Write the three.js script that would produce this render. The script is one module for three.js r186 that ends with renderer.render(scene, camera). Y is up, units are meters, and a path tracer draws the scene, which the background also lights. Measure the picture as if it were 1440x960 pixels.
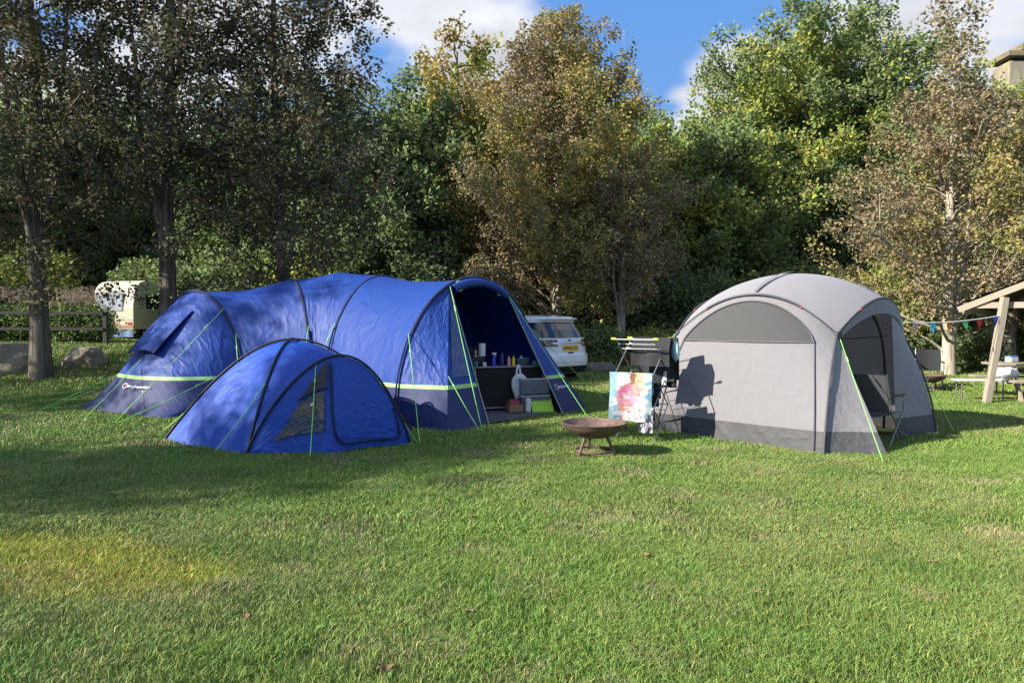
import * as THREE from 'three';
import { mergeGeometries } from 'three/addons/utils/BufferGeometryUtils.js';
import { RoundedBoxGeometry } from 'three/addons/geometries/RoundedBoxGeometry.js';

// ---------------------------------------------------------------- camera, sky, sun, exposure
const V = (x, y, z) => new THREE.Vector3(x, y, z);
const scene = new THREE.Scene();
const EYE = 1.65, FPX = 991;
const camera = new THREE.PerspectiveCamera(51.68, 1440 / 960, 0.1, 900);
camera.position.set(0, EYE, 0);
camera.rotation.x = -Math.atan(30 / FPX);
scene.add(camera);
const renderer = new THREE.WebGLRenderer({ antialias: true });
renderer.toneMapping = THREE.LinearToneMapping;
renderer.toneMappingExposure = 1.8;
renderer.shadowMap.enabled = true;

function rng(seed) { let a = seed >>> 0; return () => { a = (a + 0x6D2B79F5) | 0; let t = Math.imul(a ^ (a >>> 15), 1 | a); t = (t + Math.imul(t ^ (t >>> 7), 61 | t)) ^ t; return ((t ^ (t >>> 14)) >>> 0) / 4294967296; }; }
function hash3(x, y, z) { let h = Math.imul(x, 374761393) + Math.imul(y, 668265263) + Math.imul(z, 2147483647 - 1442695); h = Math.imul(h ^ (h >>> 13), 1274126177); return ((h ^ (h >>> 16)) >>> 0) / 4294967296; }
const sm = t => t * t * (3 - 2 * t);
function noise3(x, y, z) {
  const X = Math.floor(x), Y = Math.floor(y), Z = Math.floor(z), u = sm(x - X), v = sm(y - Y), w = sm(z - Z);
  const L = (a, b, t) => a + (b - a) * t;
  return L(L(L(hash3(X, Y, Z), hash3(X + 1, Y, Z), u), L(hash3(X, Y + 1, Z), hash3(X + 1, Y + 1, Z), u), v),
    L(L(hash3(X, Y, Z + 1), hash3(X + 1, Y, Z + 1), u), L(hash3(X, Y + 1, Z + 1), hash3(X + 1, Y + 1, Z + 1), u), v), w);
}
function fbm(x, y, z, o = 4) { let a = 0.5, s = 0, n = 0; for (let i = 0; i < o; i++) { s += a * noise3(x, y, z); n += a; x = x * 2.03 + 11.3; y = y * 2.03 + 5.1; z = z * 2.03 + 7.7; a *= 0.5; } return s / n; }
const clamp = (x, a = 0, b = 1) => Math.min(b, Math.max(a, x));
const step = (a, b, x) => sm(clamp((x - a) / (b - a)));

// the sun stands to the left and a little behind the camera, 31 degrees up
const SUN_EL = 31 * Math.PI / 180;
const SUN = V(-0.968 * Math.cos(SUN_EL), Math.sin(SUN_EL), 0.25 * Math.cos(SUN_EL)).normalize();
const sun = new THREE.DirectionalLight(new THREE.Color(1.0, 0.93, 0.80), 5.0);
sun.position.copy(SUN).multiplyScalar(80); sun.target.position.set(0, 0, -12);
sun.castShadow = true; sun.shadow.mapSize.set(4096, 4096);
Object.assign(sun.shadow.camera, { left: -45, right: 45, top: 40, bottom: -40, near: 1, far: 200 });
scene.add(sun, sun.target);

// sky: blue air with broken autumn cloud, the same all round
function skyColor(d, out) {
  const up = Math.max(d.y, 0);
  const h = Math.pow(1 - up, 3);
  let r = 0.070 + 0.14 * h, g = 0.205 + 0.16 * h, b = 0.52 + 0.08 * h;
  const k = 1 / (up + 0.22), cx = d.x * k * 1.35, cz = d.z * k * 1.35;
  let c = fbm(cx * 2.4 + 4.15, cz * 2.8 + 9.4, 2.3, 7) * 0.72 + fbm(cx * 0.7 + 21.7, cz * 0.7 + 3.1, 5.5, 3) * 0.28;
  // where the photograph shows banks and gaps
  const az = Math.atan2(d.x, -d.z), el = Math.asin(clamp(d.y, -1, 1));
  const G = (a0, e0, wa, we) => Math.exp(-(((az - a0) / wa) ** 2) - ((el - e0) / we) ** 2);
  c += 0.13 * G(-0.12, 0.42, 0.16, 0.16) + 0.17 * G(0.58, 0.40, 0.17, 0.15) + 0.13 * G(-0.5, 0.32, 0.32, 0.3) + 0.085 * G(0.25, 0.32, 0.07, 0.07) + 0.05 * G(0.33, 0.40, 0.04, 0.03) - 0.12 * G(0.22, 0.40, 0.13, 0.2);
  const m = step(0.465, 0.575, c);
  const dens = step(0.5, 0.72, c), tex = fbm(cx * 5 + 1.7, cz * 5 + 8.2, 4.4, 5);
  const cl = 0.47 + 0.12 * (1 - dens) + 0.40 * (tex - 0.5);
  r += (cl * 0.96 - r) * m; g += (cl * 0.99 - g) * m; b += (cl * 1.07 - b) * m;
  if (d.y < 0) { const t = clamp(-d.y * 6); r += (0.10 - r) * t; g += (0.12 - g) * t; b += (0.07 - b) * t; }
  out[0] = r * 0.86; out[1] = g * 0.86; out[2] = b * 0.86;
}
{
  const W = 1536, H = 768, data = new Float32Array(W * H * 4), o = [0, 0, 0], d = V(0, 0, 0);
  for (let j = 0; j < H; j++) for (let i = 0; i < W; i++) {
    const el = ((j + 0.5) / H - 0.5) * Math.PI, a = ((i + 0.5) / W - 0.5) * 2 * Math.PI;
    d.set(Math.cos(el) * Math.cos(a), Math.sin(el), Math.cos(el) * Math.sin(a)); skyColor(d, o);
    const k = (j * W + i) * 4; data[k] = o[0]; data[k + 1] = o[1]; data[k + 2] = o[2]; data[k + 3] = 1;
  }
  const t = new THREE.DataTexture(data, W, H, THREE.RGBAFormat, THREE.FloatType);
  t.mapping = THREE.EquirectangularReflectionMapping; t.magFilter = t.minFilter = THREE.LinearFilter; t.wrapS = THREE.RepeatWrapping; t.needsUpdate = true;
  scene.background = t; scene.environment = t;
}

// ---------------------------------------------------------------- helpers
const at = (px, d, y = 0) => V((px - 720) / FPX * d, y, -d);             // a direction of the photograph at a known distance
const taken = {};
const numbered = n => { const k = taken[n] = (taken[n] ?? -1) + 1; return k ? `${n}_${String(k).padStart(3, '0')}` : n; };
const rgb = (r, g, b) => new THREE.Color().setRGB(r, g, b);
const mat = (c, roughness = 0.8, extra = {}) => new THREE.MeshPhysicalMaterial({ color: Array.isArray(c) ? rgb(...c) : c, roughness, metalness: 0, side: THREE.DoubleSide, ...extra });
function tag(o, label, category, group, kind) { if (label) o.userData.label = label; if (category) o.userData.category = category; if (group) o.userData.group = group; if (kind) o.userData.kind = kind; return o; }
function thing(name, label, category, pos = [0, 0, 0], turn = 0, group) { const o = new THREE.Group(); o.name = numbered(name); o.position.set(...pos); o.rotation.y = turn; scene.add(o); return tag(o, label, category, group); }
function part(name, geos, m, parent) { const g = Array.isArray(geos) ? join(geos) : geos; const o = new THREE.Mesh(g, m); o.name = parent ? name : numbered(name); o.castShadow = o.receiveShadow = true; (parent || scene).add(o); return o; }
function join(list) { if (list.length === 1) return list[0]; return mergeGeometries(list.map(g => { let h = g.index ? g.toNonIndexed() : g; const o = new THREE.BufferGeometry(); for (const k of ['position', 'normal', 'uv']) o.setAttribute(k, h.attributes[k]); return o; })); }
const box = (w, h, d, x = 0, y = 0, z = 0, r = 0) => (r ? new RoundedBoxGeometry(w, h, d, 2, r) : new THREE.BoxGeometry(w, h, d)).translate(x, y, z);
function bar(a, b, r, seg = 8, r2 = r) { const d = b.clone().sub(a), L = d.length(); return new THREE.CylinderGeometry(r2, r, L, seg, 1).translate(0, L / 2, 0).applyQuaternion(new THREE.Quaternion().setFromUnitVectors(V(0, 1, 0), d.normalize())).translate(a.x, a.y, a.z); }
function beam(a, b, w, h) { const d = b.clone().sub(a), L = d.length(); const m = new THREE.Matrix4().lookAt(V(0, 0, 0), d, Math.abs(d.y) > 0.95 * L ? V(0, 0, 1) : V(0, 1, 0)); return new THREE.BoxGeometry(w, h, L).translate(0, 0, -L / 2).applyMatrix4(m).translate(a.x, a.y, a.z); }
const tube = (pts, r, n = 24, seg = 6, closed = false) => new THREE.TubeGeometry(new THREE.CatmullRomCurve3(pts, closed), n, r, seg, closed);
const lathe = (pts, n = 28) => new THREE.LatheGeometry(pts.map(p => new THREE.Vector2(...p)), n);
function surf(f, nu, nv, lu = 1, lv = 1) {
  const pos = [], uv = [], idx = [];
  for (let j = 0; j <= nv; j++) for (let i = 0; i <= nu; i++) { const p = f(i / nu, j / nv); pos.push(p.x, p.y, p.z); uv.push(i / nu * lu, j / nv * lv); }
  for (let j = 0; j < nv; j++) for (let i = 0; i < nu; i++) { const a = j * (nu + 1) + i, b = a + 1, c = a + nu + 1, d = c + 1; idx.push(a, b, d, a, d, c); }
  const g = new THREE.BufferGeometry(); g.setAttribute('position', new THREE.Float32BufferAttribute(pos, 3)); g.setAttribute('uv', new THREE.Float32BufferAttribute(uv, 2)); g.setIndex(idx); g.computeVertexNormals(); return g;
}
function ripple(g, amp, fn) { const p = g.attributes.position, n = g.attributes.normal; for (let i = 0; i < p.count; i++) { const a = amp * fn(p.getX(i), p.getY(i), p.getZ(i)); p.setXYZ(i, p.getX(i) + n.getX(i) * a, p.getY(i) + n.getY(i) * a, p.getZ(i) + n.getZ(i) * a); } g.computeVertexNormals(); return g; }
// the slab y0..y1 of a surface
function clipY(g, y0, y1) {
  const s = g.index ? g.toNonIndexed() : g, P = s.attributes.position, N = s.attributes.normal, U = s.attributes.uv, out = [[], [], []];
  const get = i => [P.getX(i), P.getY(i), P.getZ(i), N.getX(i), N.getY(i), N.getZ(i), U.getX(i), U.getY(i)];
  const cut = (poly, y, sign) => { const r = []; for (let k = 0; k < poly.length; k++) { const a = poly[k], b = poly[(k + 1) % poly.length], da = (a[1] - y) * sign, db = (b[1] - y) * sign; if (da >= 0) r.push(a); if (da * db < 0) { const t = da / (da - db); r.push(a.map((v, q) => v + (b[q] - v) * t)); } } return r; };
  for (let i = 0; i < P.count; i += 3) { let poly = [get(i), get(i + 1), get(i + 2)]; poly = cut(poly, y0, 1); if (poly.length > 2) poly = cut(poly, y1, -1); for (let k = 2; k < poly.length; k++) for (const v of [poly[0], poly[k - 1], poly[k]]) { out[0].push(v[0], v[1], v[2]); out[1].push(v[3], v[4], v[5]); out[2].push(v[6], v[7]); } }
  const o = new THREE.BufferGeometry(); ['position', 'normal', 'uv'].forEach((k, q) => o.setAttribute(k, new THREE.Float32BufferAttribute(out[q], q === 2 ? 2 : 3))); return o;
}
const lerp3 = (a, b, t) => a.clone().lerp(b, t);
function dataTex(n, fn, srgb = false, rep = 1) { const d = new Uint8Array(n * n * 4); for (let j = 0; j < n; j++) for (let i = 0; i < n; i++) { const c = fn(i / n, j / n), k = (j * n + i) * 4; if (typeof c === 'number') d[k] = d[k + 1] = d[k + 2] = clamp(c) * 255; else for (let q = 0; q < 3; q++) d[k + q] = clamp(c[q]) * 255; d[k + 3] = 255; } const t = new THREE.DataTexture(d, n, n); t.magFilter = THREE.LinearFilter; t.minFilter = THREE.LinearMipmapLinearFilter; t.generateMipmaps = true; t.wrapS = t.wrapT = THREE.RepeatWrapping; t.repeat.set(rep, rep); if (srgb) t.colorSpace = THREE.SRGBColorSpace; t.needsUpdate = true; return t; }
function canvasTex(w, h, draw) { const c = document.createElement('canvas'); c.width = w; c.height = h; draw(c.getContext('2d'), w, h); const t = new THREE.CanvasTexture(c); t.colorSpace = THREE.SRGBColorSpace; return t; }
// tiling noise for textures
const tnoise = (u, v, f, s) => { const n = (x, y) => hash3(((x % f) + f) % f, ((y % f) + f) % f, s); const x = u * f, y = v * f, X = Math.floor(x), Y = Math.floor(y), a = sm(x - X), b = sm(y - Y); return (n(X, Y) * (1 - a) + n(X + 1, Y) * a) * (1 - b) + (n(X, Y + 1) * (1 - a) + n(X + 1, Y + 1) * a) * b; };
const tfbm = (u, v, f, s, o = 4) => { let r = 0, a = 0.5, q = 0; for (let i = 0; i < o; i++) { r += a * tnoise(u, v, f << i, s + i); q += a; a /= 2; } return r / q; };
const wrinkleTex = dataTex(512, (u, v) => { const w = tfbm(u, v, 4, 3) * 0.35; const r1 = 1 - Math.abs(2 * tfbm(u + w * 0.3, v, 5, 17, 3) - 1), r2 = 1 - Math.abs(2 * tfbm(v, u + w * 0.2, 9, 31, 2) - 1); return 0.25 + 0.5 * r1 * r1 + 0.2 * r2 * r2; });
const weave = dataTex(256, (u, v) => 0.5 + 0.25 * Math.sin(u * 2 * Math.PI * 64) * Math.sin(v * 2 * Math.PI * 64) + 0.25 * (tfbm(u, v, 16, 5) - 0.5));
const rough = dataTex(512, (u, v) => tfbm(u, v, 8, 71, 6));

// ---------------------------------------------------------------- ground
function terrain(x, z) {
  let h = 0.75 * step(-13, -25, z) * step(-3.5, -11, x);
  h += 17 * step(-44, -110, z) + 0.05 * (noise3(x * 0.22, 3, z * 0.22) - 0.5);
  if (z < -16) h += 0.25 * step(-18, -30, z) * noise3(x * 0.15, 8, z * 0.15);
  return h;
}
const inYellow = (x, z) => { const n = noise3(x * 1.3, 1, z * 1.3) - 0.5; const a = ((x + 3.2) / 1.35 + n * 0.9) ** 2 + ((z + 4.75 - 0.28 * (x + 3.2)) / 0.55 + n * 0.8) ** 2; return 1 - step(0.5, 1.6, a); };
const inBare = (x, z) => { const n = noise3(x * 5, 1, z * 5) - 0.5; return 1 - step(0.6, 1.2, ((x - 3.88) / 0.36 + n) ** 2 + ((z + 7.6) / 0.16 + n) ** 2); };
{
  const xs = [], zs = []; const grow = (n, near, far) => Array.from({ length: n + 1 }, (_, i) => near + (far - near) * Math.pow(i / n, 2.6));
  const half = grow(70, 0, 330); for (let i = 70; i > 0; i--) xs.push(-half[i]); for (const h of half) xs.push(h);
  for (const d of grow(110, 0, 420)) zs.push(6 - d); zs.unshift(120, 60, 25);
  const pos = [], uv = [], col = [], idx = [], W = xs.length;
  for (const z of zs) for (const x of xs) {
    pos.push(x, terrain(x, z), z); uv.push(x, z);
    const y = inYellow(x, z), n = fbm(x * 0.9, 2, z * 0.9, 3), b = inBare(x, z);
    let c = [0.078 + 0.03 * n, 0.096 + 0.03 * n, 0.030]; c = c.map((v, q) => v + ([0.17, 0.14, 0.04][q] - v) * y * 0.7); c = c.map((v, q) => v + ([0.17, 0.125, 0.085][q] - v) * b);
    col.push(...c);
  }
  for (let j = 0; j < zs.length - 1; j++) for (let i = 0; i < W - 1; i++) { const a = j * W + i; idx.push(a, a + 1, a + W + 1, a, a + W + 1, a + W); }
  const g = new THREE.BufferGeometry(); g.setAttribute('position', new THREE.Float32BufferAttribute(pos, 3)); g.setAttribute('uv', new THREE.Float32BufferAttribute(uv, 2)); g.setAttribute('color', new THREE.Float32BufferAttribute(col, 3)); g.setIndex(idx); g.computeVertexNormals();
  const gt = dataTex(512, (u, v) => { const n = tfbm(u, v, 6, 11, 6), m = tfbm(u, v, 40, 19, 3); const k = 0.55 + 0.55 * n * m * 1.7; return [k, k * (0.96 + 0.08 * m), k * 0.95]; }, false, 0.7);
  const o = part('ground', g, mat([1, 1, 1], 1, { vertexColors: true, map: gt, bumpMap: gt, bumpScale: 0.02 })); tag(o, 'mown green campsite lawn rising gently towards the wood', 'ground', null, 'structure');
}

// grass: tufts of separate blades
function tuftGeo(seed, blades, rad, h0, h1, wid) {
  const R = rng(seed), pos = [], col = [], idx = [];
  for (let k = 0; k < blades; k++) {
    const a = R() * 6.283, rr = rad * Math.sqrt(R()), x = Math.cos(a) * rr, z = Math.sin(a) * rr, h = h0 + (h1 - h0) * R(), lean = (0.25 + 1.0 * R()) * h, la = R() * 6.283, fa = R() * 3.14, w = wid * (0.6 + 0.7 * R());
    const dx = Math.cos(la) * lean, dz = Math.sin(la) * lean, wx = Math.cos(fa) * w / 2, wz = Math.sin(fa) * w / 2, b = pos.length / 3;
    pos.push(x - wx, -0.012, z - wz, x + wx, -0.012, z + wz, x + dx * 0.35 - wx * 0.8, h * 0.6, z + dz * 0.35 - wz * 0.8, x + dx * 0.35 + wx * 0.8, h * 0.6, z + dz * 0.35 + wz * 0.8, x + dx, h * (1 - 0.25 * R()), z + dz);
    const dry = R() < 0.16, t = R(); const c = dry ? [1.5 + 0.5 * t, 1.15 + 0.3 * t, 1.3] : [0.72 + 0.4 * t, 0.85 + 0.3 * t, 0.75 + 0.4 * t];
    for (let q = 0; q < 5; q++) col.push(...c);
    idx.push(b, b + 1, b + 3, b, b + 3, b + 2, b + 2, b + 3, b + 4);
  }
  const g = new THREE.BufferGeometry(); g.setAttribute('position', new THREE.Float32BufferAttribute(pos, 3)); g.setAttribute('color', new THREE.Float32BufferAttribute(col, 3)); g.setIndex(idx); g.computeVertexNormals(); return g;
}
const grassMat = mat([1, 1, 1], 0.62, { vertexColors: true, transmission: 0.0 });
const noGrass = [];          // discs and polygons kept free of blades, filled in below
function grassColor(x, z, R) {
  const n = fbm(x * 0.55, 4, z * 0.55, 3), m = noise3(x * 2.6, 9, z * 2.6), y = inYellow(x, z), q = R();
  let c = [0.172, 0.266, 0.052];
  const dry = step(0.42, 0.66, n) * 0.5; c = c.map((v, k) => v + ([0.250, 0.278, 0.092][k] - v) * dry);
  const lush = step(0.60, 0.8, m); c = c.map((v, k) => v + ([0.128, 0.222, 0.038][k] - v) * lush * 0.7);
  c = c.map((v, k) => v + ([0.40, 0.40, 0.045][k] - v) * y * (0.35 + 0.65 * q));
  if (q > 0.955 || (y > 0.5 && R() < 0.10)) c = [0.34, 0.29, 0.16];
  const s = 0.78 + 0.44 * R(); return c.map(v => v * s);
}

// ---------------------------------------------------------------- materials for the tents
const blue = mat([0.005, 0.044, 0.26], 0.60, { bumpMap: wrinkleTex, bumpScale: 0.024 });
const blueDome = mat([0.006, 0.062, 0.39], 0.58, { bumpMap: wrinkleTex, bumpScale: 0.018 });
const navy = mat([0.013, 0.024, 0.110], 0.65, { bumpMap: wrinkleTex, bumpScale: 0.010 });
const sleeve = mat([0.009, 0.017, 0.072], 0.8);
const lime = mat([0.34, 0.62, 0.20], 0.6);
const cord = mat([0.30, 0.80, 0.16], 0.6);
const black = mat([0.012, 0.012, 0.014], 0.55);
const pvc = mat([0.020, 0.035, 0.16], 0.12, { clearcoat: 1, clearcoatRoughness: 0.08, bumpMap: wrinkleTex, bumpScale: 0.03 });
const steel = mat([0.55, 0.55, 0.56], 0.32, { metalness: 0.9 });
const white = mat([0.78, 0.78, 0.78], 0.5);

function peg(p, parent) { return part('peg', bar(V(p.x, -0.03, p.z), V(p.x, 0.05, p.z), 0.006, 6), steel, parent); }
function guy(a, b, parent) {          // a cord from the tent down to its peg
  const ground = V(b.x, b.y + 0.01, b.z); const mid = lerp3(a, ground, 0.5); mid.y -= 0.015;
  part('guy_line', tube([a, mid, ground], 0.0052, 8, 5), cord, parent);
  part('guy_runner', bar(lerp3(a, ground, 0.16), lerp3(a, ground, 0.20), 0.012, 6), mat([0.35, 0.7, 0.25], 0.5), parent);
  peg(ground, parent);
}
const wob = (f, s) => (x, y, z) => fbm(x * f + s, y * f * 0.7, z * f + s, 3) - 0.5;

// ---------------------------------------------------------------- the large blue tunnel tent
{
  const T = thing('tunnel_tent', 'large royal blue inflatable tunnel tent with open porch and lime stripe', 'tent');
  const arch = (N, p, hw, H) => ({ N, p: V(p[0], 0, p[1]).normalize(), hw, H, C: V(N[0], 0, N[1]).addScaledVector(V(p[0], 0, p[1]).normalize(), hw) });
  const A1 = arch([-4.91, -12.9], [-0.845, -0.535], 1.50, 2.22), A2 = arch([-3.62, -12.75], [-0.5, -0.866], 1.62, 2.46), Am = arch([-3.5, -12.65], [0.0, -1], 1.75, 2.62),
    A3 = arch([-3.35, -12.5], [0.45, -0.89], 1.82, 2.53), A5 = arch([-1.80, -10.86], [0.64, -0.77], 1.84, 2.39);
  const on = (A, v, out = 0) => { const a = Math.PI * v, c = -Math.cos(a), s = Math.sin(a); const y = A.H * Math.pow(s, 0.92); return V(A.C.x + A.p.x * (A.hw + out) * c, y + out * s, A.C.z + A.p.z * (A.hw + out) * c); };
  const skins = [];
  const bay = (A, B, n, sag, h) => { const g = surf((t, w) => { const v = (w + h) / 2; const p = on(A, v).lerp(on(B, v), t), C = A.C.clone().lerp(B.C, t); const k = Math.sin(Math.PI * t) * Math.sin(Math.PI * Math.min(1, v)); const inw = V(C.x - p.x, 0.3 - p.y, C.z - p.z).normalize(); return p.addScaledVector(inw, sag * k); }, n, 26, A.C.distanceTo(B.C) * 0.6, 1.3); return ripple(g, 0.05, wob(1.7, 3)); };
  const split = (g, nm) => { part(nm, clipY(g, 0.66, 9), blue, T); part('mud_skirt', clipY(g, -1, 0.60), navy, T); };
  for (const [A, B, n, s] of [[A1, A2, 16, 0.10], [A2, Am, 8, 0.02], [Am, A3, 8, 0.02], [A3, A5, 24, 0.10]]) for (const h of [0, 1]) { const g = bay(A, B, n, s, h); skins.push(g); split(g, 'roof_skin'); }
  // sleeping end: sloping wall from the first beam to the pegs
  const E0 = V(-5.80, 0, -11.68), E1 = V(-8.17, 0, -13.2);
  const endF = (v, t) => { const a = on(A1, v), e = lerp3(E0, E1, clamp((v - 0.06) / 0.88)); const y = a.y * (1 - t); const q = Math.pow(t, 0.92); const p = a.clone().lerp(e, q); p.y = y; const b = Math.sin(Math.PI * t) * 0.10 * Math.sin(Math.PI * v); p.x += -0.535 * b; p.z += 0.845 * b; return p; };
  const endG = ripple(surf(endF, 48, 28, 2.4, 2.4), 0.05, wob(1.9, 9));
  part('end_wall', clipY(endG, 0.65, 9), blue, T); part('mud_skirt', clipY(endG, -1, 0.59), navy, T);
  // front porch
  const Q1 = V(-0.94, 0, -10.16), Q2 = V(-0.36, 0, -10.9), Q3 = V(0.89, 0, -12.3), Q4 = V(1.40, 0, -13.0);
  const vOf = s => Math.acos(-s / A5.hw) / Math.PI;      // where an arch is s metres past its middle
  const v1 = vOf(-0.67), v2 = vOf(0.79), T1 = on(A5, v1), T2 = on(A5, v2);
  const bend = (p, k) => { p.x += 0.77 * k; p.z += 0.64 * k; return p; };
  const sideN = surf((t, s) => { const a = on(A5, v1 * s), b = lerp3(Q1, T1, Math.pow(s, 1.0)); const p = a.lerp(b, t); p.y -= 0.02 * Math.sin(Math.PI * t); return p; }, 14, 40, 1, 2.2);
  const frontL = surf((t, s) => bend(lerp3(lerp3(Q1, T1, s), lerp3(Q2, T1, s), t), 0.02 * Math.sin(3.14 * t) * (1 - s)), 12, 40, 0.9, 2.2);
  const frontR = surf((t, s) => lerp3(lerp3(Q3, T2, s), lerp3(Q4, T2, s), t), 12, 40, 0.8, 2.2);
  const sideF = surf((t, s) => lerp3(on(A5, 1 - (1 - v2) * s), lerp3(Q4, T2, s), t), 14, 40, 1, 2.2);
  for (const [g, nm] of [[sideN, 'porch_side'], [frontL, 'porch_front'], [frontR, 'porch_front'], [sideF, 'porch_side']]) { ripple(g, 0.045, (x, y, z) => fbm((x - z) * 3.4, y * 0.9, 2, 3) - 0.5); split(g, nm); }
  // bright stripe, 6 mm proud of the fabric, on every wall that has one
  const stripe = (g, y0, y1) => { const s = clipY(g, y0, y1), p = s.attributes.position, n = s.attributes.normal; if (!p.count) return; for (let i = 0; i < p.count; i++) p.setXYZ(i, p.getX(i) + n.getX(i) * 0.001, p.getY(i), p.getZ(i) + n.getZ(i) * 0.001); part('reflective_stripe', s, lime, T); };
  for (const g of skins) stripe(g, 0.60, 0.66);
  stripe(endG, 0.59, 0.65); for (const g of [sideN, frontL, frontR, sideF]) stripe(g, 0.60, 0.66);
  // inflated beams in dark sleeves, with the webbing that carries on to the ground
  for (const A of [A1, A2, A3, A5]) { const pts = []; for (let k = 0; k <= 30; k++) pts.push(on(A, 0.19 + 0.62 * k / 30, -0.006)); part('air_beam', tube(pts, 0.034, 60, 8), sleeve, T);
    for (const [a, b] of [[0.19, 0.0], [0.81, 1.0]]) { const w = []; for (let k = 0; k <= 10; k++) w.push(on(A, a + (b - a) * k / 10, 0.035)); part('webbing', tube(w, 0.016, 16, 5), sleeve, T); } }
  // door roll tied up under the front beam
  { const pts = []; for (let k = 0; k <= 16; k++) { const p = on(A5, v1 + (v2 - v1) * k / 16, -0.09); bend(p, 0.05); pts.push(p); } const roll = part('rolled_door', ripple(tube(pts, 0.075, 40, 10), 0.03, wob(7, 1)), blue, T);
    for (const k of [2, 14]) part('door_tie', new THREE.TorusGeometry(0.085, 0.010, 6, 18).rotateY(0.7).translate(pts[k].x, pts[k].y, pts[k].z), lime, roll); }
  // cords down both edges of the doorway
  for (const [a, b] of [[T1, Q2], [T2, Q3]]) part('door_edging', bar(bend(b.clone(), 0.012), bend(a.clone(), 0.012), 0.011, 6), mat([0.30, 0.38, 0.30], 0.6), T);
  // clear windows of the porch side and the long wall, creased plastic
  const sub = (f, u0, u1, v0, v1, off, n = 12) => { const g = surf((a, b) => f(u0 + (u1 - u0) * a, v0 + (v1 - v0) * b), n, n, 1, 1); const p = g.attributes.position, q = g.attributes.normal; for (let i = 0; i < p.count; i++) p.setXYZ(i, p.getX(i) + q.getX(i) * off, p.getY(i) + q.getY(i) * off, p.getZ(i) + q.getZ(i) * off); return g; };
  const wallF = (t, v) => { const p = on(A3, v).lerp(on(A5, v), t); const C = A3.C.clone().lerp(A5.C, t), k = Math.sin(Math.PI * t) * Math.sin(Math.PI * v); return p.addScaledVector(V(C.x - p.x, 0.3 - p.y, C.z - p.z).normalize(), 0.10 * k); };
  part('window', sub(wallF, 0.20, 0.80, 0.125, 0.27, -0.03), pvc, T);
  part('window', sub((t, s) => lerp3(lerp3(Q1, T1, s), lerp3(Q2, T1, s), t), 0.12, 0.80, 0.34, 0.80, 0.022), pvc, T);
  part('window', sub((t, s) => lerp3(lerp3(Q3, T2, s), lerp3(Q4, T2, s), t), 0.15, 0.85, 0.40, 0.82, -0.02), pvc, T);
  // window cover on the sleeping end, its lower edge propped away from the wall
  { const f = (a, b) => { const p = endF(0.40 + 0.22 * a, 0.14 + 0.36 * b); p.x += -0.535 * (0.035 + 0.13 * b); p.z += 0.845 * (0.035 + 0.13 * b); return p; };
    const flap = part('window_cover', ripple(surf(f, 14, 14, 1, 1), 0.02, wob(4, 4)), blue, T); const e = []; for (let k = 0; k <= 12; k++) e.push(f(0, k / 12)); for (let k = 1; k <= 12; k++) e.push(f(k / 12, 1)); for (let k = 11; k >= 0; k--) e.push(f(1, k / 12)); part('edge_tape', tube(e, 0.012, 50, 5), sleeve, flap); }
  // printed emblem and lettering on the skirt
  const print = canvasTex(512, 160, (c, w, h) => { c.clearRect(0, 0, w, h); c.strokeStyle = '#e8e8ea'; c.lineWidth = 9; c.beginPath(); c.ellipse(62, 56, 46, 38, 0, 0, 7); c.stroke(); c.fillStyle = '#16161c'; c.fillRect(34, 30, 20, 52); c.fillStyle = '#b03028'; c.fillRect(70, 30, 22, 52); c.fillStyle = '#e8e8ea'; c.font = 'bold 58px sans-serif'; c.fillText('Berghaus', 118, 76); c.font = 'bold 46px sans-serif'; c.fillText('AIR 6', 386, 74); c.font = 'bold 34px sans-serif'; c.fillText('- 4', 400, 132); });
  const printMat = new THREE.MeshStandardMaterial({ map: print, transparent: true, alphaTest: 0.4, roughness: 0.6, side: THREE.DoubleSide });
  const tOf = (v, y) => clamp(1 - y / on(A1, v).y);
  { const g = surf((a, b) => { const v = 0.56 - 0.24 * a, y = 0.34 + 0.17 * b; const p = endF(v, tOf(v, y)); p.x += -0.43 * 0.045; p.y += 0.02; p.z += 0.74 * 0.045; return p; }, 16, 4); part('printed_emblem', g, printMat, T); }
  { const g = surf((a, b) => { const s = (0.34 + 0.18 * b) / T2.y; const p = lerp3(lerp3(Q3, T2, s), lerp3(Q4, T2, s), 0.15 + 0.75 * a); return bend(p, 0.022); }, 8, 4); part('printed_emblem', g, printMat, T); }
  // inner wall and groundsheet
  { const B = arch([-2.6, -11.9], [0.58, -0.81], 1.80, 2.45); const C = B.C.clone(); part('inner_wall', ripple(surf((a, r) => { const p = on(B, a, -0.06); return V(C.x, 0.0, C.z).lerp(p, 0.02 + 0.98 * r); }, 40, 10, 2, 2), 0.03, wob(2, 6)), blue, T);
    for (const y of [1.02, 1.5]) { const c = Math.sqrt(1 - (y / 2.5) ** 2) * 1.62; part('seam_tape', bar(V(C.x - B.p.x * c + 0.04, y, C.z - B.p.z * c + 0.04), V(C.x + B.p.x * c + 0.04, y, C.z + B.p.z * c + 0.04), 0.014, 5), sleeve, T); } }
  { const f = (a, b) => { const near = lerp3(V(-2.5, 0, -11.95), V(-0.55, 0, -10.75), a), far = lerp3(V(-0.6, 0, -14.3), V(1.05, 0, -12.75), a); const p = lerp3(near, far, b); p.y = 0.035 + 0.012 * fbm(p.x * 3, 1, p.z * 3, 3); return p; };
    part('groundsheet', surf(f, 30, 30, 2, 2), mat([0.10, 0.10, 0.105], 0.85, { bumpMap: rough, bumpScale: 0.01 }), T); }
  // guy lines
  const G2 = (px, py) => { const d = EYE * FPX / (py - 450); return at(px, d); };
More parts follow.
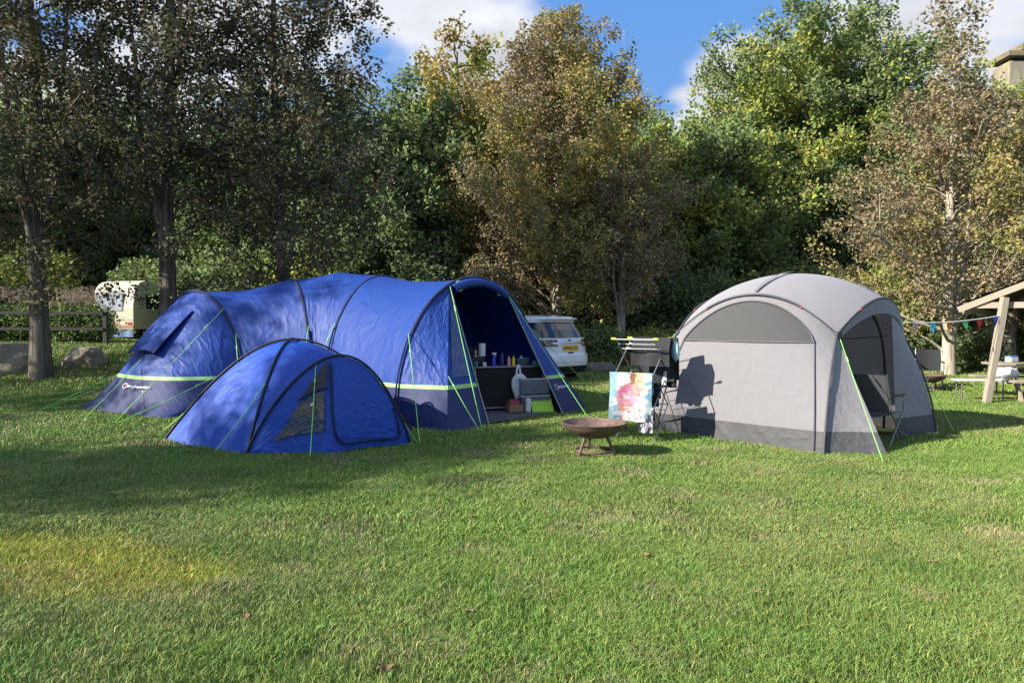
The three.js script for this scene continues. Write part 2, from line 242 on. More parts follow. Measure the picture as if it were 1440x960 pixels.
  guy(endF(0.88, 0.45), G2(48, 580), T); guy(endF(0.82, 0.5), G2(50, 578), T); guy(endF(0.52, 0.56), G2(110, 596), T); guy(on(A1, 0.30, 0.05), G2(158, 596), T); guy(endF(0.12, 0.3), G2(160, 597), T);
  guy(on(A1, 0.20, 0.06), V(-4.75, 0, -12.3), T); guy(on(A2, 0.2, 0.06), V(-3.75, 0, -12.2), T); guy(on(A3, 0.2, 0.06), V(-3.7, 0, -11.9), T); guy(on(A5, 0.19, 0.06), G2(590, 628), T);
  guy(lerp3(Q1, T1, 0.36), G2(677, 612), T); guy(bend(T1.clone(), 0.02), G2(679, 612), T); guy(bend(T2.clone(), 0.02), G2(826, 586), T); guy(on(A5, 0.8, 0.06), V(1.9, 0, -14.2), T);
  noGrass.push({ poly: [[-5.8, -11.68], [-3.6, -12.5], [-1.8, -10.86], [-0.94, -10.16], [-0.36, -10.9], [0.95, -12.35], [1.4, -13.0], [-1.7, -15.9], [-5.2, -15.6], [-8.17, -13.2]] });
}

// ---------------------------------------------------------------- the small blue dome tent
{
  const T = thing('dome_tent', 'small bright blue dome tent with black poles and rounded porch door', 'tent');
  const L = V(-4.76, 0, -9.62), N = V(-3.24, 0, -8.56), R2 = V(-1.44, 0, -10.2), B = V(-2.96, 0, -11.24), P = V(-2.25, 0, -8.56), R = V(-1.34, 0, -9.19), A = V(-3.08, 1.36, -9.9);
  const pole = (a, b, H, n = 1.0) => s => { const p = lerp3(a, b, s); p.y = H * Math.pow(Math.sin(Math.PI * s), n); return p; };
  const c1 = (() => { const f = pole(L, R2, 1.36, 0.95); return s => { const p = f(s); const k = Math.sin(Math.PI * s); return p.add(V((A.x - (L.x + R2.x) / 2) * k, 0, (A.z - (L.z + R2.z) / 2) * k)); }; })();
  const c2 = (() => { const f = pole(N, B, 1.365, 0.95); return s => { const p = f(s); const k = Math.sin(Math.PI * s); return p.add(V((A.x - (N.x + B.x) / 2) * k, 0, (A.z - (N.z + B.z) / 2) * k)); }; })();
  const hoopF = pole(N, R, 1.19, 0.80), hoop = s => { const p = hoopF(s); const k = Math.sin(Math.PI * s); p.x += 0.12 * k; p.z += 0.02 * k; return p; };
  const bow = (p, k) => { const c = V(-3.0, 0.3, -9.8); return p.addScaledVector(p.clone().sub(c).normalize(), k); };
  const face = (ca, cb) => surf((t, s) => { const p = ca(s / 2).lerp(cb(s / 2), t); const k = Math.sin(Math.PI * t) * (1 - s) * s * 4; return bow(p, -0.05 * k); }, 18, 22, 1.5, 1.5);
  const rev = c => s => c(1 - s);
  for (const [a, b] of [[c1, c2], [rev(c2), c1], [rev(c1), rev(c2)]]) part('side_panel', ripple(face(a, b), 0.03, wob(2.4, 5)), blueDome, T);
  // roof of the porch: from the crossing poles out to the hoop
  const ridge = s => s < 0.5 ? c2(s) : c1(s);
  part('porch_roof', ripple(surf((t, s) => { const p = hoop(s).lerp(ridge(s), t); p.y -= 0.05 * Math.sin(Math.PI * t) * Math.sin(Math.PI * s); return p; }, 16, 36, 0.8, 2.6), 0.025, wob(2.4, 2)), blueDome, T);
  // front below the hoop
  const base = s => { const k = 0.47; const p = s < k ? lerp3(N, P, s / k) : lerp3(P, R, (s - k) / (1 - k)); p.y = 0.03 * Math.sin(Math.PI * clamp(s / k)) * (s < k ? 1 : 0) + 0.05 * (s > k ? Math.sin(Math.PI * (s - k) / (1 - k)) : 0); return p; };
  const front = (s, t) => { const p = base(s).lerp(hoop(s), t); const k = Math.sin(Math.PI * t) * Math.sin(Math.PI * s) * 0.03; p.x += 0.31 * k; p.z += 0.95 * k; return p; };
  part('front_panel', ripple(surf(front, 48, 24, 2, 1.1), 0.022, wob(3, 8)), blueDome, T);
  const fwd = (p, k) => { p.x += 0.35 * k; p.z += 0.94 * k; p.y += 0.1 * k; return p; };
  // window with the grey vent over it
  const win = (a, b) => { const t = 0.24 + 0.42 * b; const s0 = 0.145 + 0.14 * b, s1 = 0.435 - 0.015 * b; return fwd(front(s0 + (s1 - s0) * a, t * (1 + 0.0 * a)), 0.030); };
  part('window', surf(win, 14, 14, 1, 1), mat([0.012, 0.018, 0.024], 0.10, { clearcoat: 1, clearcoatRoughness: 0.05, bumpMap: wrinkleTex, bumpScale: 0.05 }), T);
  part('window_tag', surf((a, b) => fwd(win(0.55 + 0.1 * a, 0.72 + 0.06 * b), 0.006), 1, 1), white, T);
  part('vent_panel', surf((a, b) => { const s0 = 0.285 + 0.13 * b, s1 = 0.43; return fwd(front(s0 + (s1 - s0) * a, 0.70 + 0.27 * b), 0.026); }, 10, 10, 1, 1), mat([0.045, 0.045, 0.055], 0.8), T);
  part('vent_edge', tube([0, .25, .5, .75, 1].map(a => fwd(front(0.27 + 0.17 * a, 0.69), 0.032)), 0.010, 12, 5), sleeve, T);
  // door: a rounded outline of dark zip tape
  { const pts = []; const q = [[0.445, 0.95], [0.455, 0.75], [0.47, 0.55], [0.485, 0.36], [0.51, 0.20], [0.55, 0.10], [0.62, 0.075], [0.72, 0.09], [0.83, 0.13], [0.90, 0.22], [0.925, 0.38], [0.92, 0.56], [0.90, 0.76], [0.87, 0.9]]; for (const [s, t] of q) pts.push(fwd(front(s, t), 0.026)); part('door_zip', tube(pts, 0.015, 70, 6), sleeve, T);
    part('door_panel', surf((a, b) => { const s = 0.475 + 0.425 * a, lo = 0.13 + 0.09 * Math.pow(Math.abs(2 * a - 1), 3); return fwd(front(s, lo + (0.93 - lo) * b), 0.016); }, 20, 16, 1, 1), blueDome, T); }
  for (const [f, n] of [[c1, 60], [c2, 60], [hoop, 60]]) { const pts = []; for (let k = 0; k <= n; k++) { const p = f(0.004 + 0.992 * k / n); p.y += 0.012; pts.push(bow(p, 0.012)); } part('pole_sleeve', tube(pts, 0.016, 80, 7), black, T); }
  for (const p of [L, N, B, R2, R]) peg(p, T);
  const G2 = (px, py) => { const d = EYE * FPX / (py - 450); return at(px, d); };
  guy(bow(c2(0.20), 0.03), G2(299, 638), T); guy(hoop(0.36), G2(434, 648), T); guy(hoop(0.78), G2(587, 626), T); guy(c1(0.3), V(-5.2, 0, -10.5), T);
  noGrass.push({ poly: [[-4.76, -9.62], [-3.24, -8.56], [-2.25, -8.6], [-1.34, -9.19], [-1.44, -10.2], [-2.96, -11.24]] });
}

// ---------------------------------------------------------------- the grey event shelter
{
  const T = thing('event_shelter', 'pale grey domed event shelter with half moon mesh window and open side', 'tent');
  const grey = mat([0.300, 0.288, 0.312], 0.62, { bumpMap: wrinkleTex, bumpScale: 0.010, transmission: 0.22 }); grey.roughness = 0.92;
  const roofGrey = mat([0.320, 0.308, 0.332], 0.92, { bumpMap: wrinkleTex, bumpScale: 0.005, transmission: 0.22 });
  const skirtM = mat([0.085, 0.085, 0.092], 0.7, { bumpMap: wrinkleTex, bumpScale: 0.022 });
  const poleM = mat([0.075, 0.077, 0.09], 0.45);
  const F = { FL: V(2.08, 0, -10.5), FR: V(3.82, 0, -8.6), BR: V(6.22, 0, -10.3), BL: V(4.55, 0, -12.1) };
  const J = { FL: V(2.47, 1.45, -10.48), FR: V(4.22, 1.46, -9.16), BR: V(5.78, 1.40, -10.42), BL: V(4.25, 1.42, -11.65) };
  const mid = { F: V(3.31, 1.99, -9.68), R: V(5.10, 1.94, -9.68), B: V(5.05, 1.96, -11.1), L: V(3.3, 1.97, -11.1) };
  const arc = (a, m, b) => s => { const c = m.clone().multiplyScalar(2).sub(a.clone().add(b).multiplyScalar(0.5)); const p = a.clone().multiplyScalar((1 - s) ** 2).addScaledVector(c, 2 * s * (1 - s)).addScaledVector(b, s * s); return p; };
  const leg = (f, j) => s => { const c = V(f.x + (j.x - f.x) * 0.25, j.y * 0.62, f.z + (j.z - f.z) * 0.25); return f.clone().multiplyScalar((1 - s) ** 2).addScaledVector(c, 2 * s * (1 - s)).addScaledVector(j, s * s); };
  const top = { F: arc(J.FL, mid.F, J.FR), R: arc(J.FR, mid.R, J.BR), B: arc(J.BL, mid.B, J.BR), L: arc(J.FL, mid.L, J.BL) };
  const legs = { FL: leg(F.FL, J.FL), FR: leg(F.FR, J.FR), BR: leg(F.BR, J.BR), BL: leg(F.BL, J.BL) };
  const coons = (b0, b1, l0, l1) => (u, v) => { const p = b0(u).multiplyScalar(1 - v).addScaledVector(b1(u), v).addScaledVector(l0(v), 1 - u).addScaledVector(l1(v), u); p.addScaledVector(b0(0), -(1 - u) * (1 - v)).addScaledVector(b0(1), -u * (1 - v)).addScaledVector(b1(0), -(1 - u) * v).addScaledVector(b1(1), -u * v); return p; };
  const roofF = (() => { const c = coons(top.F, top.B, top.L, top.R); return (u, v) => { const p = c(u, v); p.y -= 0.17 * Math.sin(Math.PI * u) * Math.sin(Math.PI * v); return p; }; })();
  part('roof', ripple(surf(roofF, 40, 40, 1.4, 1.4), 0.03, wob(1.6, 7)), roofGrey, T);
  const line = (a, b) => s => lerp3(a, b, s);
  const wall = { F: coons(line(F.FL, F.FR), top.F, legs.FL, legs.FR), B: coons(line(F.BL, F.BR), top.B, legs.BL, legs.BR), L: coons(line(F.FL, F.BL), top.L, legs.FL, legs.BL) };
  const hang = (x, y, z) => 0.6 * (fbm((x + z) * 1.3, y * 1.1, (x - z) * 0.6, 2) - 0.5) + 0.5 * step(1.3, 0.2, y) * (Math.pow(1 - Math.abs(2 * noise3((x + z) * 2.2 + y * 2.6, 3, (x - z) * 0.7) - 1), 3) - 0.25) * 0.5;
  // front wall with a hole for the half moon window
  const vAt = (f, u, y) => { let a = 0, b = 1; for (let k = 0; k < 24; k++) { const m = (a + b) / 2; f(u, m).y < y ? a = m : b = m; } return (a + b) / 2; };
  const inMoon = (u, v, sh) => { const p = wall.F(u, v); const e = (u - 0.5) / (0.40 - sh); return p.y > 1.36 + sh && Math.abs(e) < 1 && p.y < 1.36 + (0.55 - sh) * Math.pow(1 - e * e, 0.8); };
  const gF = ripple(surf(wall.F, 150, 120, 2.0, 1.6), 0.05, hang);
  { const ix = gF.index.array, keep = [], nu = 151; for (let k = 0; k < ix.length; k += 3) { let u = 0, v = 0; for (let q = 0; q < 3; q++) { u += (ix[k + q] % nu) / 150; v += Math.floor(ix[k + q] / nu) / 120; } if (!inMoon(u / 3, v / 3, 0.012)) keep.push(ix[k], ix[k + 1], ix[k + 2]); } gF.setIndex(keep); }
  const seal = (g, nm) => { part(nm, clipY(g, 0.27, 9), grey, T); part('mud_skirt', clipY(g, -1, 0.27), skirtM, T); };
  seal(gF, 'front_wall');
  for (const k of ['B', 'L']) seal(ripple(surf(wall[k], 40, 40, 2, 1.6), 0.05, hang), 'wall');
  const out = (p, k) => { p.x -= 0.73 * k; p.z += 0.68 * k; return p; };
  { const uAt = (a, b) => { const e = 2 * a - 1, u = 0.5 + 0.40 * e, y0 = 1.36, y1 = 1.36 + 0.55 * Math.pow(Math.max(0, 1 - e * e), 0.8); return [u, y0 + (y1 - y0) * b]; };
    const f = (a, b) => { const [u, y] = uAt(a, b); return out(wall.F(u, vAt(wall.F, u, y)), 0.014); };
    const meshTex = dataTex(256, (u, v) => { const n = 0.5 + 0.5 * Math.sin(v * 2 * Math.PI * 48) * Math.sin(u * 2 * Math.PI * 48); return 0.7 + 0.3 * n; }, false, 2);
    part('mesh_window', surf(f, 60, 20, 1, 1), mat([0.14, 0.14, 0.145], 0.75, { transparent: true, opacity: 0.62, map: meshTex }), T);
    const e = []; for (let k = 0; k <= 40; k++) e.push(out(f(k / 40, 1), 0.006)); part('window_seam', tube(e, 0.013, 70, 6), poleM, T);
    const lo = []; for (let k = 0; k <= 20; k++) lo.push(out(f(k / 20, 0), 0.006)); part('window_seam', tube(lo, 0.006, 30, 5), mat([0.16, 0.16, 0.17], 0.7), T);
    // zip of the panel below
    for (const sg of [-1, 1]) { const z = []; for (let k = 0; k <= 14; k++) { const t = k / 14, u = 0.5 + sg * (0.40 + 0.055 * Math.sin(t * 1.5)); z.push(out(wall.F(u, vAt(wall.F, u, 1.36 * (1 - t) + 0.03)), 0.014)); } part('panel_zip', tube(z, 0.0075, 40, 5), poleM, T); } }
  // side facing right: two flaps drawn apart, the near one pegged outwards
  const K1 = V(4.57, 0, -8.52), K2 = V(5.41, 0, -9.86);
  const near = surf((t, s) => { const a = legs.FR(s), b = lerp3(K1, J.FR, s); const p = a.lerp(b, t); const k = Math.sin(Math.PI * t) * (1 - s) * 0.05; p.x -= 0.5 * k; p.z -= 0.8 * k; return p; }, 24, 44, 0.8, 1.5);
  seal(ripple(near, 0.05, hang), 'door_flap');
  const far = surf((t, s) => { const a = legs.BR(s), b = lerp3(K2, top.R(0.62), Math.pow(s, 0.9)); const e = top.R(1 - 0.38 * t); const p = a.lerp(b, t); if (s > 0.75) p.lerp(e, (s - 0.75) / 0.25 * 0.9); return p; }, 24, 44, 0.9, 1.5);
  seal(ripple(far, 0.05, hang), 'door_flap');
  // band of fabric under the right hand arch
  part('arch_valance', ripple(surf((u, v) => { const p = top.R(0.03 + 0.94 * u); p.y -= 0.005 + v * (0.07 + 0.12 * Math.sin(Math.PI * u)); p.x += 0.02; p.z += 0.02; return p; }, 30, 6, 1.5, 0.2), 0.02, hang), grey, T);
  { const z = []; for (let k = 0; k <= 20; k++) { const t = k / 20; z.push(V(4.78 + 0.50 * t + 0.14 * Math.sin(t * 3.1), 1.70 * (1 - t * t) + 0.12, -9.72 - 0.25 * t)); } part('open_door_zip', tube(z, 0.018, 50, 6), black, T); }
  { const z = (a, b) => bar(a, b, 0.006, 5); part('inner_seam', [z(V(4.8, 1.30, -11.6), V(5.75, 1.42, -10.55)), z(V(4.8, 1.30, -11.6), V(5.4, 1.85, -10.6))], poleM, T); }
  // poles: four legs, four arches, dark tape over the crown
  for (const k of Object.keys(legs)) { const pts = []; for (let q = 0; q <= 16; q++) { const p = legs[k](q / 16); const c = V(4.2, p.y, -10.4); pts.push(p.addScaledVector(p.clone().sub(c).normalize(), 0.022)); } part('leg_pole', tube(pts, 0.014, 30, 6), poleM, T); part('leg_foot', bar(V(pts[0].x, -0.03, pts[0].z), V(pts[0].x, 0.10, pts[0].z), 0.013, 6), steel, T); }
  for (const k of Object.keys(top)) { const pts = [], low = []; for (let q = 0; q <= 24; q++) { const p = top[k](q / 24); const c = V(4.2, p.y - 0.5, -10.4); const n = p.clone().sub(c).normalize(); pts.push(p.clone().addScaledVector(n, 0.018)); } part('arch_pole', tube(pts, 0.010, 40, 6), poleM, T);
    const s0 = pts.slice(5, 20).map(p => V(p.x, p.y + 0.004, p.z)); part('pole_sleeve', tube(s0, 0.017, 40, 7), poleM, T); for (const q of [5, 19]) part('sleeve_end', new THREE.SphereGeometry(0.019, 8, 6).translate(pts[q].x, pts[q].y, pts[q].z), mat([0.6, 0.07, 0.05], 0.6), T); }
  for (const k of Object.keys(J)) part('pole_joint', new THREE.SphereGeometry(0.035, 10, 8).translate(J[k].x, J[k].y + 0.01, J[k].z), poleM, T);
  { const tape = (fn, w) => { const g = surf((a, b) => { const p = fn(b, (a - 0.5) * w); p.y += 0.030; return p; }, 2, 24); return g; };
    part('roof_tape', tape((b, d) => roofF(0.5 + d, 0.02 + 0.96 * b), 0.022), mat([0.20, 0.20, 0.225], 0.8), T); part('roof_tape', tape((b, d) => roofF(0.02 + 0.96 * b, 0.5 + d), 0.022), mat([0.20, 0.20, 0.225], 0.8), T); }
  const G2 = (px, py) => { const d = EYE * FPX / (py - 450); return at(px, d); };
  guy(V(J.FR.x + 0.03, J.FR.y - 0.06, J.FR.z + 0.05), G2(1246, 654), T); guy(V(J.BR.x + 0.04, J.BR.y, J.BR.z), G2(1345, 608), T); guy(V(J.FL.x - 0.04, J.FL.y, J.FL.z), V(1.5, 0, -11.3), T); guy(V(J.BL.x, J.BL.y, J.BL.z), V(4.6, 0, -13.2), T);
  for (const p of [K1, K2]) peg(p, T);
  noGrass.push({ poly: [[2.15, -10.4], [3.82, -8.6], [4.5, -8.9], [5.3, -9.9], [6.22, -10.3], [4.55, -12.1]], thin: true });
}

// ---------------------------------------------------------------- things about the pitch
const rustTex = dataTex(256, (u, v) => { const n = tfbm(u, v, 5, 41, 5), m = tfbm(u, v, 22, 43, 3); const k = n > 0.56 ? 0.6 : 1; return [(0.20 + 0.62 * n * m) * k, (0.13 + 0.36 * n * m) * k, (0.12 + 0.22 * n * m) * k]; }, false, 2);
const rust = mat([0.56, 0.58, 0.60], 0.6, { map: rustTex, bumpMap: rough, bumpScale: 0.004, metalness: 0.25 });
function fireBowl(name, label, pos, turn, R) {
  const T = thing(name, label, 'fire bowl', pos, turn, null), k = R / 0.37;
  const pr = []; for (let i = 0; i <= 18; i++) { const a = i / 18 * 1.25; pr.push([Math.sin(a) * 0.39 * k, (0.235 + 0.175 * (1 - Math.cos(a)) / 0.685) * k - 0.005]); }
  const yTop = pr[18][1]; pr.push([0.385 * k, yTop + 0.012 * k], [0.388 * k, yTop + 0.02 * k], [0.372 * k, yTop + 0.02 * k], [0.36 * k, yTop - 0.01 * k]); for (let i = 17; i >= 0; i--) { const a = i / 18 * 1.25; pr.push([Math.sin(a) * 0.375 * k + 1e-4, (0.242 + 0.170 * (1 - Math.cos(a)) / 0.685) * k]); }
  part('bowl', lathe(pr, 40), rust, T);
  part('ash_bed', ripple(new THREE.CircleGeometry(0.27 * k, 28).rotateX(-Math.PI / 2).translate(0, 0.325 * k, 0), 0.02, wob(14, 2)), mat([0.22, 0.20, 0.18], 1, { bumpMap: rough, bumpScale: 0.02 }), T);
  for (let i = 0; i < 3; i++) { const a = 0.55 + i * 2.0944; part('leg', bar(V(Math.cos(a) * 0.29 * k, -0.02, Math.sin(a) * 0.29 * k), V(Math.cos(a) * 0.15 * k, 0.275 * k, Math.sin(a) * 0.15 * k), 0.017 * k, 8, 0.02 * k), rust, T); }
  part('stand_ring', new THREE.TorusGeometry(0.225 * k, 0.009 * k, 8, 40).rotateX(Math.PI / 2).scale(1, 1.5, 1).translate(0, 0.085 * k, 0), rust, T);
  for (const s of [-1, 1]) { part('handle', new THREE.TorusGeometry(0.038 * k, 0.008 * k, 8, 20).rotateY(Math.PI / 2).translate(s * 0.398 * k, yTop - 0.03 * k, 0), rust, T); }
  return T;
}
fireBowl('fire_bowl', 'rusty brown steel fire bowl on three legs on the lawn between the tents', [0.99, 0, -8.45], 0.2, 0.37);
fireBowl('fire_bowl', 'rusty fire bowl in front of the dark folding chair beyond the grey shelter', [9.63, 0, -16.2], 0.9, 0.34);

// drying rack: scissor ends, rods between them, clothes over the rods (each its own thing)
{
  const r = V(0.86, 0, 0.5).normalize(), s = V(0.5, 0, -0.86).normalize(), O = V(1.80, 0, -9.72), hw = 0.27, dp = 0.31;
  const pt = (a, y, b) => O.clone().addScaledVector(r, a).addScaledVector(s, b).setY(y);
  const rackSteel = mat([0.34, 0.34, 0.35], 0.4, { metalness: 0.6 }); const T = thing('drying_rack', 'three tier folding steel drying rack with yellow end caps beside the grey shelter', 'drying rack');
  const Y = [0.01, 0.47, 0.93, 1.39];
  for (const e of [-hw, hw]) for (const q of [-1, 1]) for (let k = 0; k < 3; k++) { const a = q * (k % 2 ? 1 : -1) * dp; part('frame_tube', bar(pt(e, Y[k], a), pt(e, Y[k + 1], -a), 0.0085, 8), rackSteel, T); }
  for (let k = 1; k < 4; k++) for (const q of [-1, -0.6, -0.2, 0.25, 0.62, 1]) part('rod', bar(pt(-hw, Y[k] - (Math.abs(q) < 0.9 ? 0.17 * (1 - Math.abs(q)) : 0), q * dp), pt(hw, Y[k] - (Math.abs(q) < 0.9 ? 0.17 * (1 - Math.abs(q)) : 0), q * dp), Math.abs(q) === 1 ? 0.0075 : 0.0045, 6), steel, T);
  for (const q of [-1, 1]) for (const e of [-1, 1]) part('end_cap', bar(pt(e * hw * 0.97, 1.395, q * dp), pt(e * hw * 1.22, 1.395, q * dp), 0.017, 10), mat([0.62, 0.72, 0.04], 0.5), T);
  for (const q of [-1, 1]) part('foot_rod', bar(pt(-hw, 0.015, q * dp), pt(hw, 0.015, q * dp), 0.006, 6), rackSteel, T);
  // a cloth over a rod: f(u across, v along: 0 front hem, 1 back hem)
  function drape(name, label, cat, m, e0, e1, yRod, b, front, back, spread = 0.03, folds = 0.02, seed = 1) {
    const L = front + back, f = (u, v) => { const d = v * L - front, side = d < 0 ? -1 : 1, dd = Math.abs(d), e = e0 + (e1 - e0) * u; const drop = Math.max(0, dd - 0.02); const wav = folds * Math.sin(u * 9 + seed + drop * 2) * clamp(drop * 4) + folds * 0.8 * (noise3(u * 6 + seed, drop * 3, seed) - 0.5) * clamp(drop * 4);
      return pt(e + 0.02 * (noise3(u * 3, drop * 5, seed) - 0.5), yRod + 0.014 - drop - 0.012 * clamp(drop * 10) + (side < 0 ? 0 : 0), b + side * (0.012 + spread * clamp(dd * 6)) + wav); };
    const g = surf(f, 34, 44, 1, 1); const o = part(name, g, m); tag(o, label, cat, null); return o;
  }
  const towelTex = canvasTex(256, 512, (c, w, h) => {
    const R = rng(12); c.fillStyle = '#f4f2f0'; c.fillRect(0, 0, w, h);
    const blob = (x, y, rx, ry, col, rot = 0) => { c.fillStyle = col; c.beginPath(); c.ellipse(x, y, rx, ry, rot, 0, 7); c.fill(); };
    for (let k = 0; k < 26; k++) blob(R() * 60, R() * h, 18 + 20 * R(), 30 + 40 * R(), ['#9fd6ec', '#bfe4f2', '#86c6e6'][k % 3]);
    for (let k = 0; k < 26; k++) blob(w - R() * 46, R() * h, 14 + 16 * R(), 30 + 40 * R(), ['#8fcbe8', '#b3def0', '#6fb4dc'][k % 3]);
    const patch = (x, y, rx, ry, cols, n, k = 0.35) => { for (let i = 0; i < n; i++) { const a = R() * 6.28, q = Math.sqrt(R()); blob(x + Math.cos(a) * rx * q, y + Math.sin(a) * ry * q, rx * k * (0.4 + R()), ry * k * (0.4 + R()), cols[Math.floor(R() * cols.length)], R() * 3); } };
    c.save(); c.translate(0, 150); patch(150, 200, 70, 200, ['#f4f2f0', '#fbf6f4', '#eef4f6'], 60);
    patch(108, 190, 46, 80, ['#e9a3bd', '#e58fb0', '#efb6c8'], 70); patch(100, 262, 56, 26, ['#e9a29b', '#e28f86', '#f0b7ad'], 40); patch(172, 70, 34, 62, ['#e3bf9c', '#ecd0b2', '#d8a983'], 50); patch(140, 60, 12, 60, ['#a97d5f', '#8f6850'], 22, 0.5); patch(176, 140, 22, 40, ['#e2b48c', '#e79fb4', '#d39a70'], 30);
    patch(160, 330, 60, 60, ['#ffffff', '#9aa0aa', '#6d7380', '#dfe3ea', '#f4f2f0'], 160, 0.10); patch(120, 230, 80, 90, ['#ffffff', '#f7eef0'], 40, 0.05);
    c.fillStyle = '#f3a3bf'; c.fillRect(60, 330, 16, 60); c.restore();
  });
  const towelM = mat([0.68, 0.68, 0.68], 0.95, { map: towelTex, bumpMap: weave, bumpScale: 0.002 });
  const darkM = mat([0.020, 0.020, 0.024], 0.92, { bumpMap: weave, bumpScale: 0.002 }), charM = mat([0.035, 0.036, 0.042], 0.95, { bumpMap: weave, bumpScale: 0.002 });
  drape('printed_towel', 'white beach towel with pale blue edges and pink print over the rack', 'towel', towelM, -hw - 0.07, hw - 0.02, 0.93, -dp, 0.66, 0.30, 0.025, 0.040, 3);
  drape('black_blanket', 'charcoal blanket over the top rods of the drying rack', 'blanket', charM, -hw + 0.12, hw + 0.12, 1.40, dp * 0.2, 0.40, 0.62, 0.10, 0.02, 5);
  drape('black_trousers', 'black trousers hanging at the shelter end of the drying rack', 'trousers', darkM, hw - 0.12, hw + 0.14, 1.39, dp, 0.70, 0.6, 0.05, 0.02, 8);
  drape('black_shirt', 'black shirt hanging from the middle rods of the rack behind the towel', 'shirt', darkM, -hw + 0.20, hw + 0.02, 0.86, -dp * 0.2, 0.40, 0.3, 0.03, 0.02, 2);
  drape('white_cloth', 'small white cloth hanging on the middle tier of the rack', 'cloth', mat([0.6, 0.62, 0.66], 0.95), hw - 0.08, hw + 0.03, 0.93, dp * 0.62, 0.20, 0.16, 0.02, 0.012, 4);
  const patM = mat([1, 1, 1], 0.95, { map: dataTex(128, (u, v) => { const n = tfbm(u, v, 10, 77, 3); return n > 0.5 ? [0.45, 0.46, 0.5] : [0.06, 0.06, 0.075]; }) });
  drape('patterned_shorts', 'black and white patterned shorts hanging low on the rack', 'shorts', patM, hw - 0.20, hw + 0.0, 0.47, -dp, 0.34, 0.2, 0.03, 0.02, 6);
  { const p = pt(hw + 0.15, 1.22, dp * 0.5); const cap = thing('turquoise_cap', 'pale turquoise swimming cap hung on the dark clothes', 'cap', [p.x, p.y, p.z]); part('cap_shell', ripple(new THREE.SphereGeometry(0.10, 20, 14).scale(0.55, 1.35, 1), 0.03, wob(9, 3)), mat([0.36, 0.68, 0.72], 0.5), cap); part('cap_seam', new THREE.TorusGeometry(0.10, 0.006, 5, 24).rotateY(Math.PI / 2).scale(1, 1.35, 1), mat([0.75, 0.85, 0.88], 0.6), cap); }
}

// folding camp chairs
function campChair(label, pos, turn, fabric) {
  const T = thing('camping_chair', label, 'chair', pos, turn), fr = mat([0.25, 0.26, 0.27], 0.35, { metalness: 0.7 });
  part('seat', surf((a, b) => V(-0.25 + 0.5 * a, 0.43 - 0.05 * Math.sin(Math.PI * a) - 0.02 * b, 0.22 - 0.44 * b), 12, 8), fabric, T);
  part('backrest', surf((a, b) => V(-0.25 + 0.5 * a, 0.44 + 0.50 * b, -0.22 - 0.16 * b - 0.04 * Math.sin(Math.PI * a)), 12, 8), fabric, T);
  for (const s of [-1, 1]) { const x = s * 0.27; part('leg', bar(V(x, 0.0, 0.24), V(x, 0.44, -0.2), 0.011, 7), fr, T); part('leg', bar(V(x, 0.0, -0.26), V(x, 0.44, 0.2), 0.011, 7), fr, T); part('back_post', bar(V(x, 0.40, -0.2), V(x, 0.95, -0.39), 0.011, 7), fr, T); part('arm_support', bar(V(x, 0.42, 0.2), V(x, 0.64, 0.2), 0.010, 7), fr, T); part('armrest', box(0.055, 0.025, 0.46, x, 0.655, -0.02, 0.01), black, T); }
  part('cross_bar', [bar(V(-0.27, 0.06, 0.2), V(0.27, 0.06, 0.2), 0.009, 6), bar(V(-0.27, 0.06, -0.22), V(0.27, 0.06, -0.22), 0.009, 6)], fr, T);
  return T;
}
campChair('grey folding camping chair inside the open side of the shelter', [4.93, 0, -9.5], 2.3, mat([0.07, 0.07, 0.078], 0.9));
campChair('black folding camping chair behind the far fire bowl', [9.95, 0, -16.75], -0.45, mat([0.016, 0.016, 0.02], 0.8));

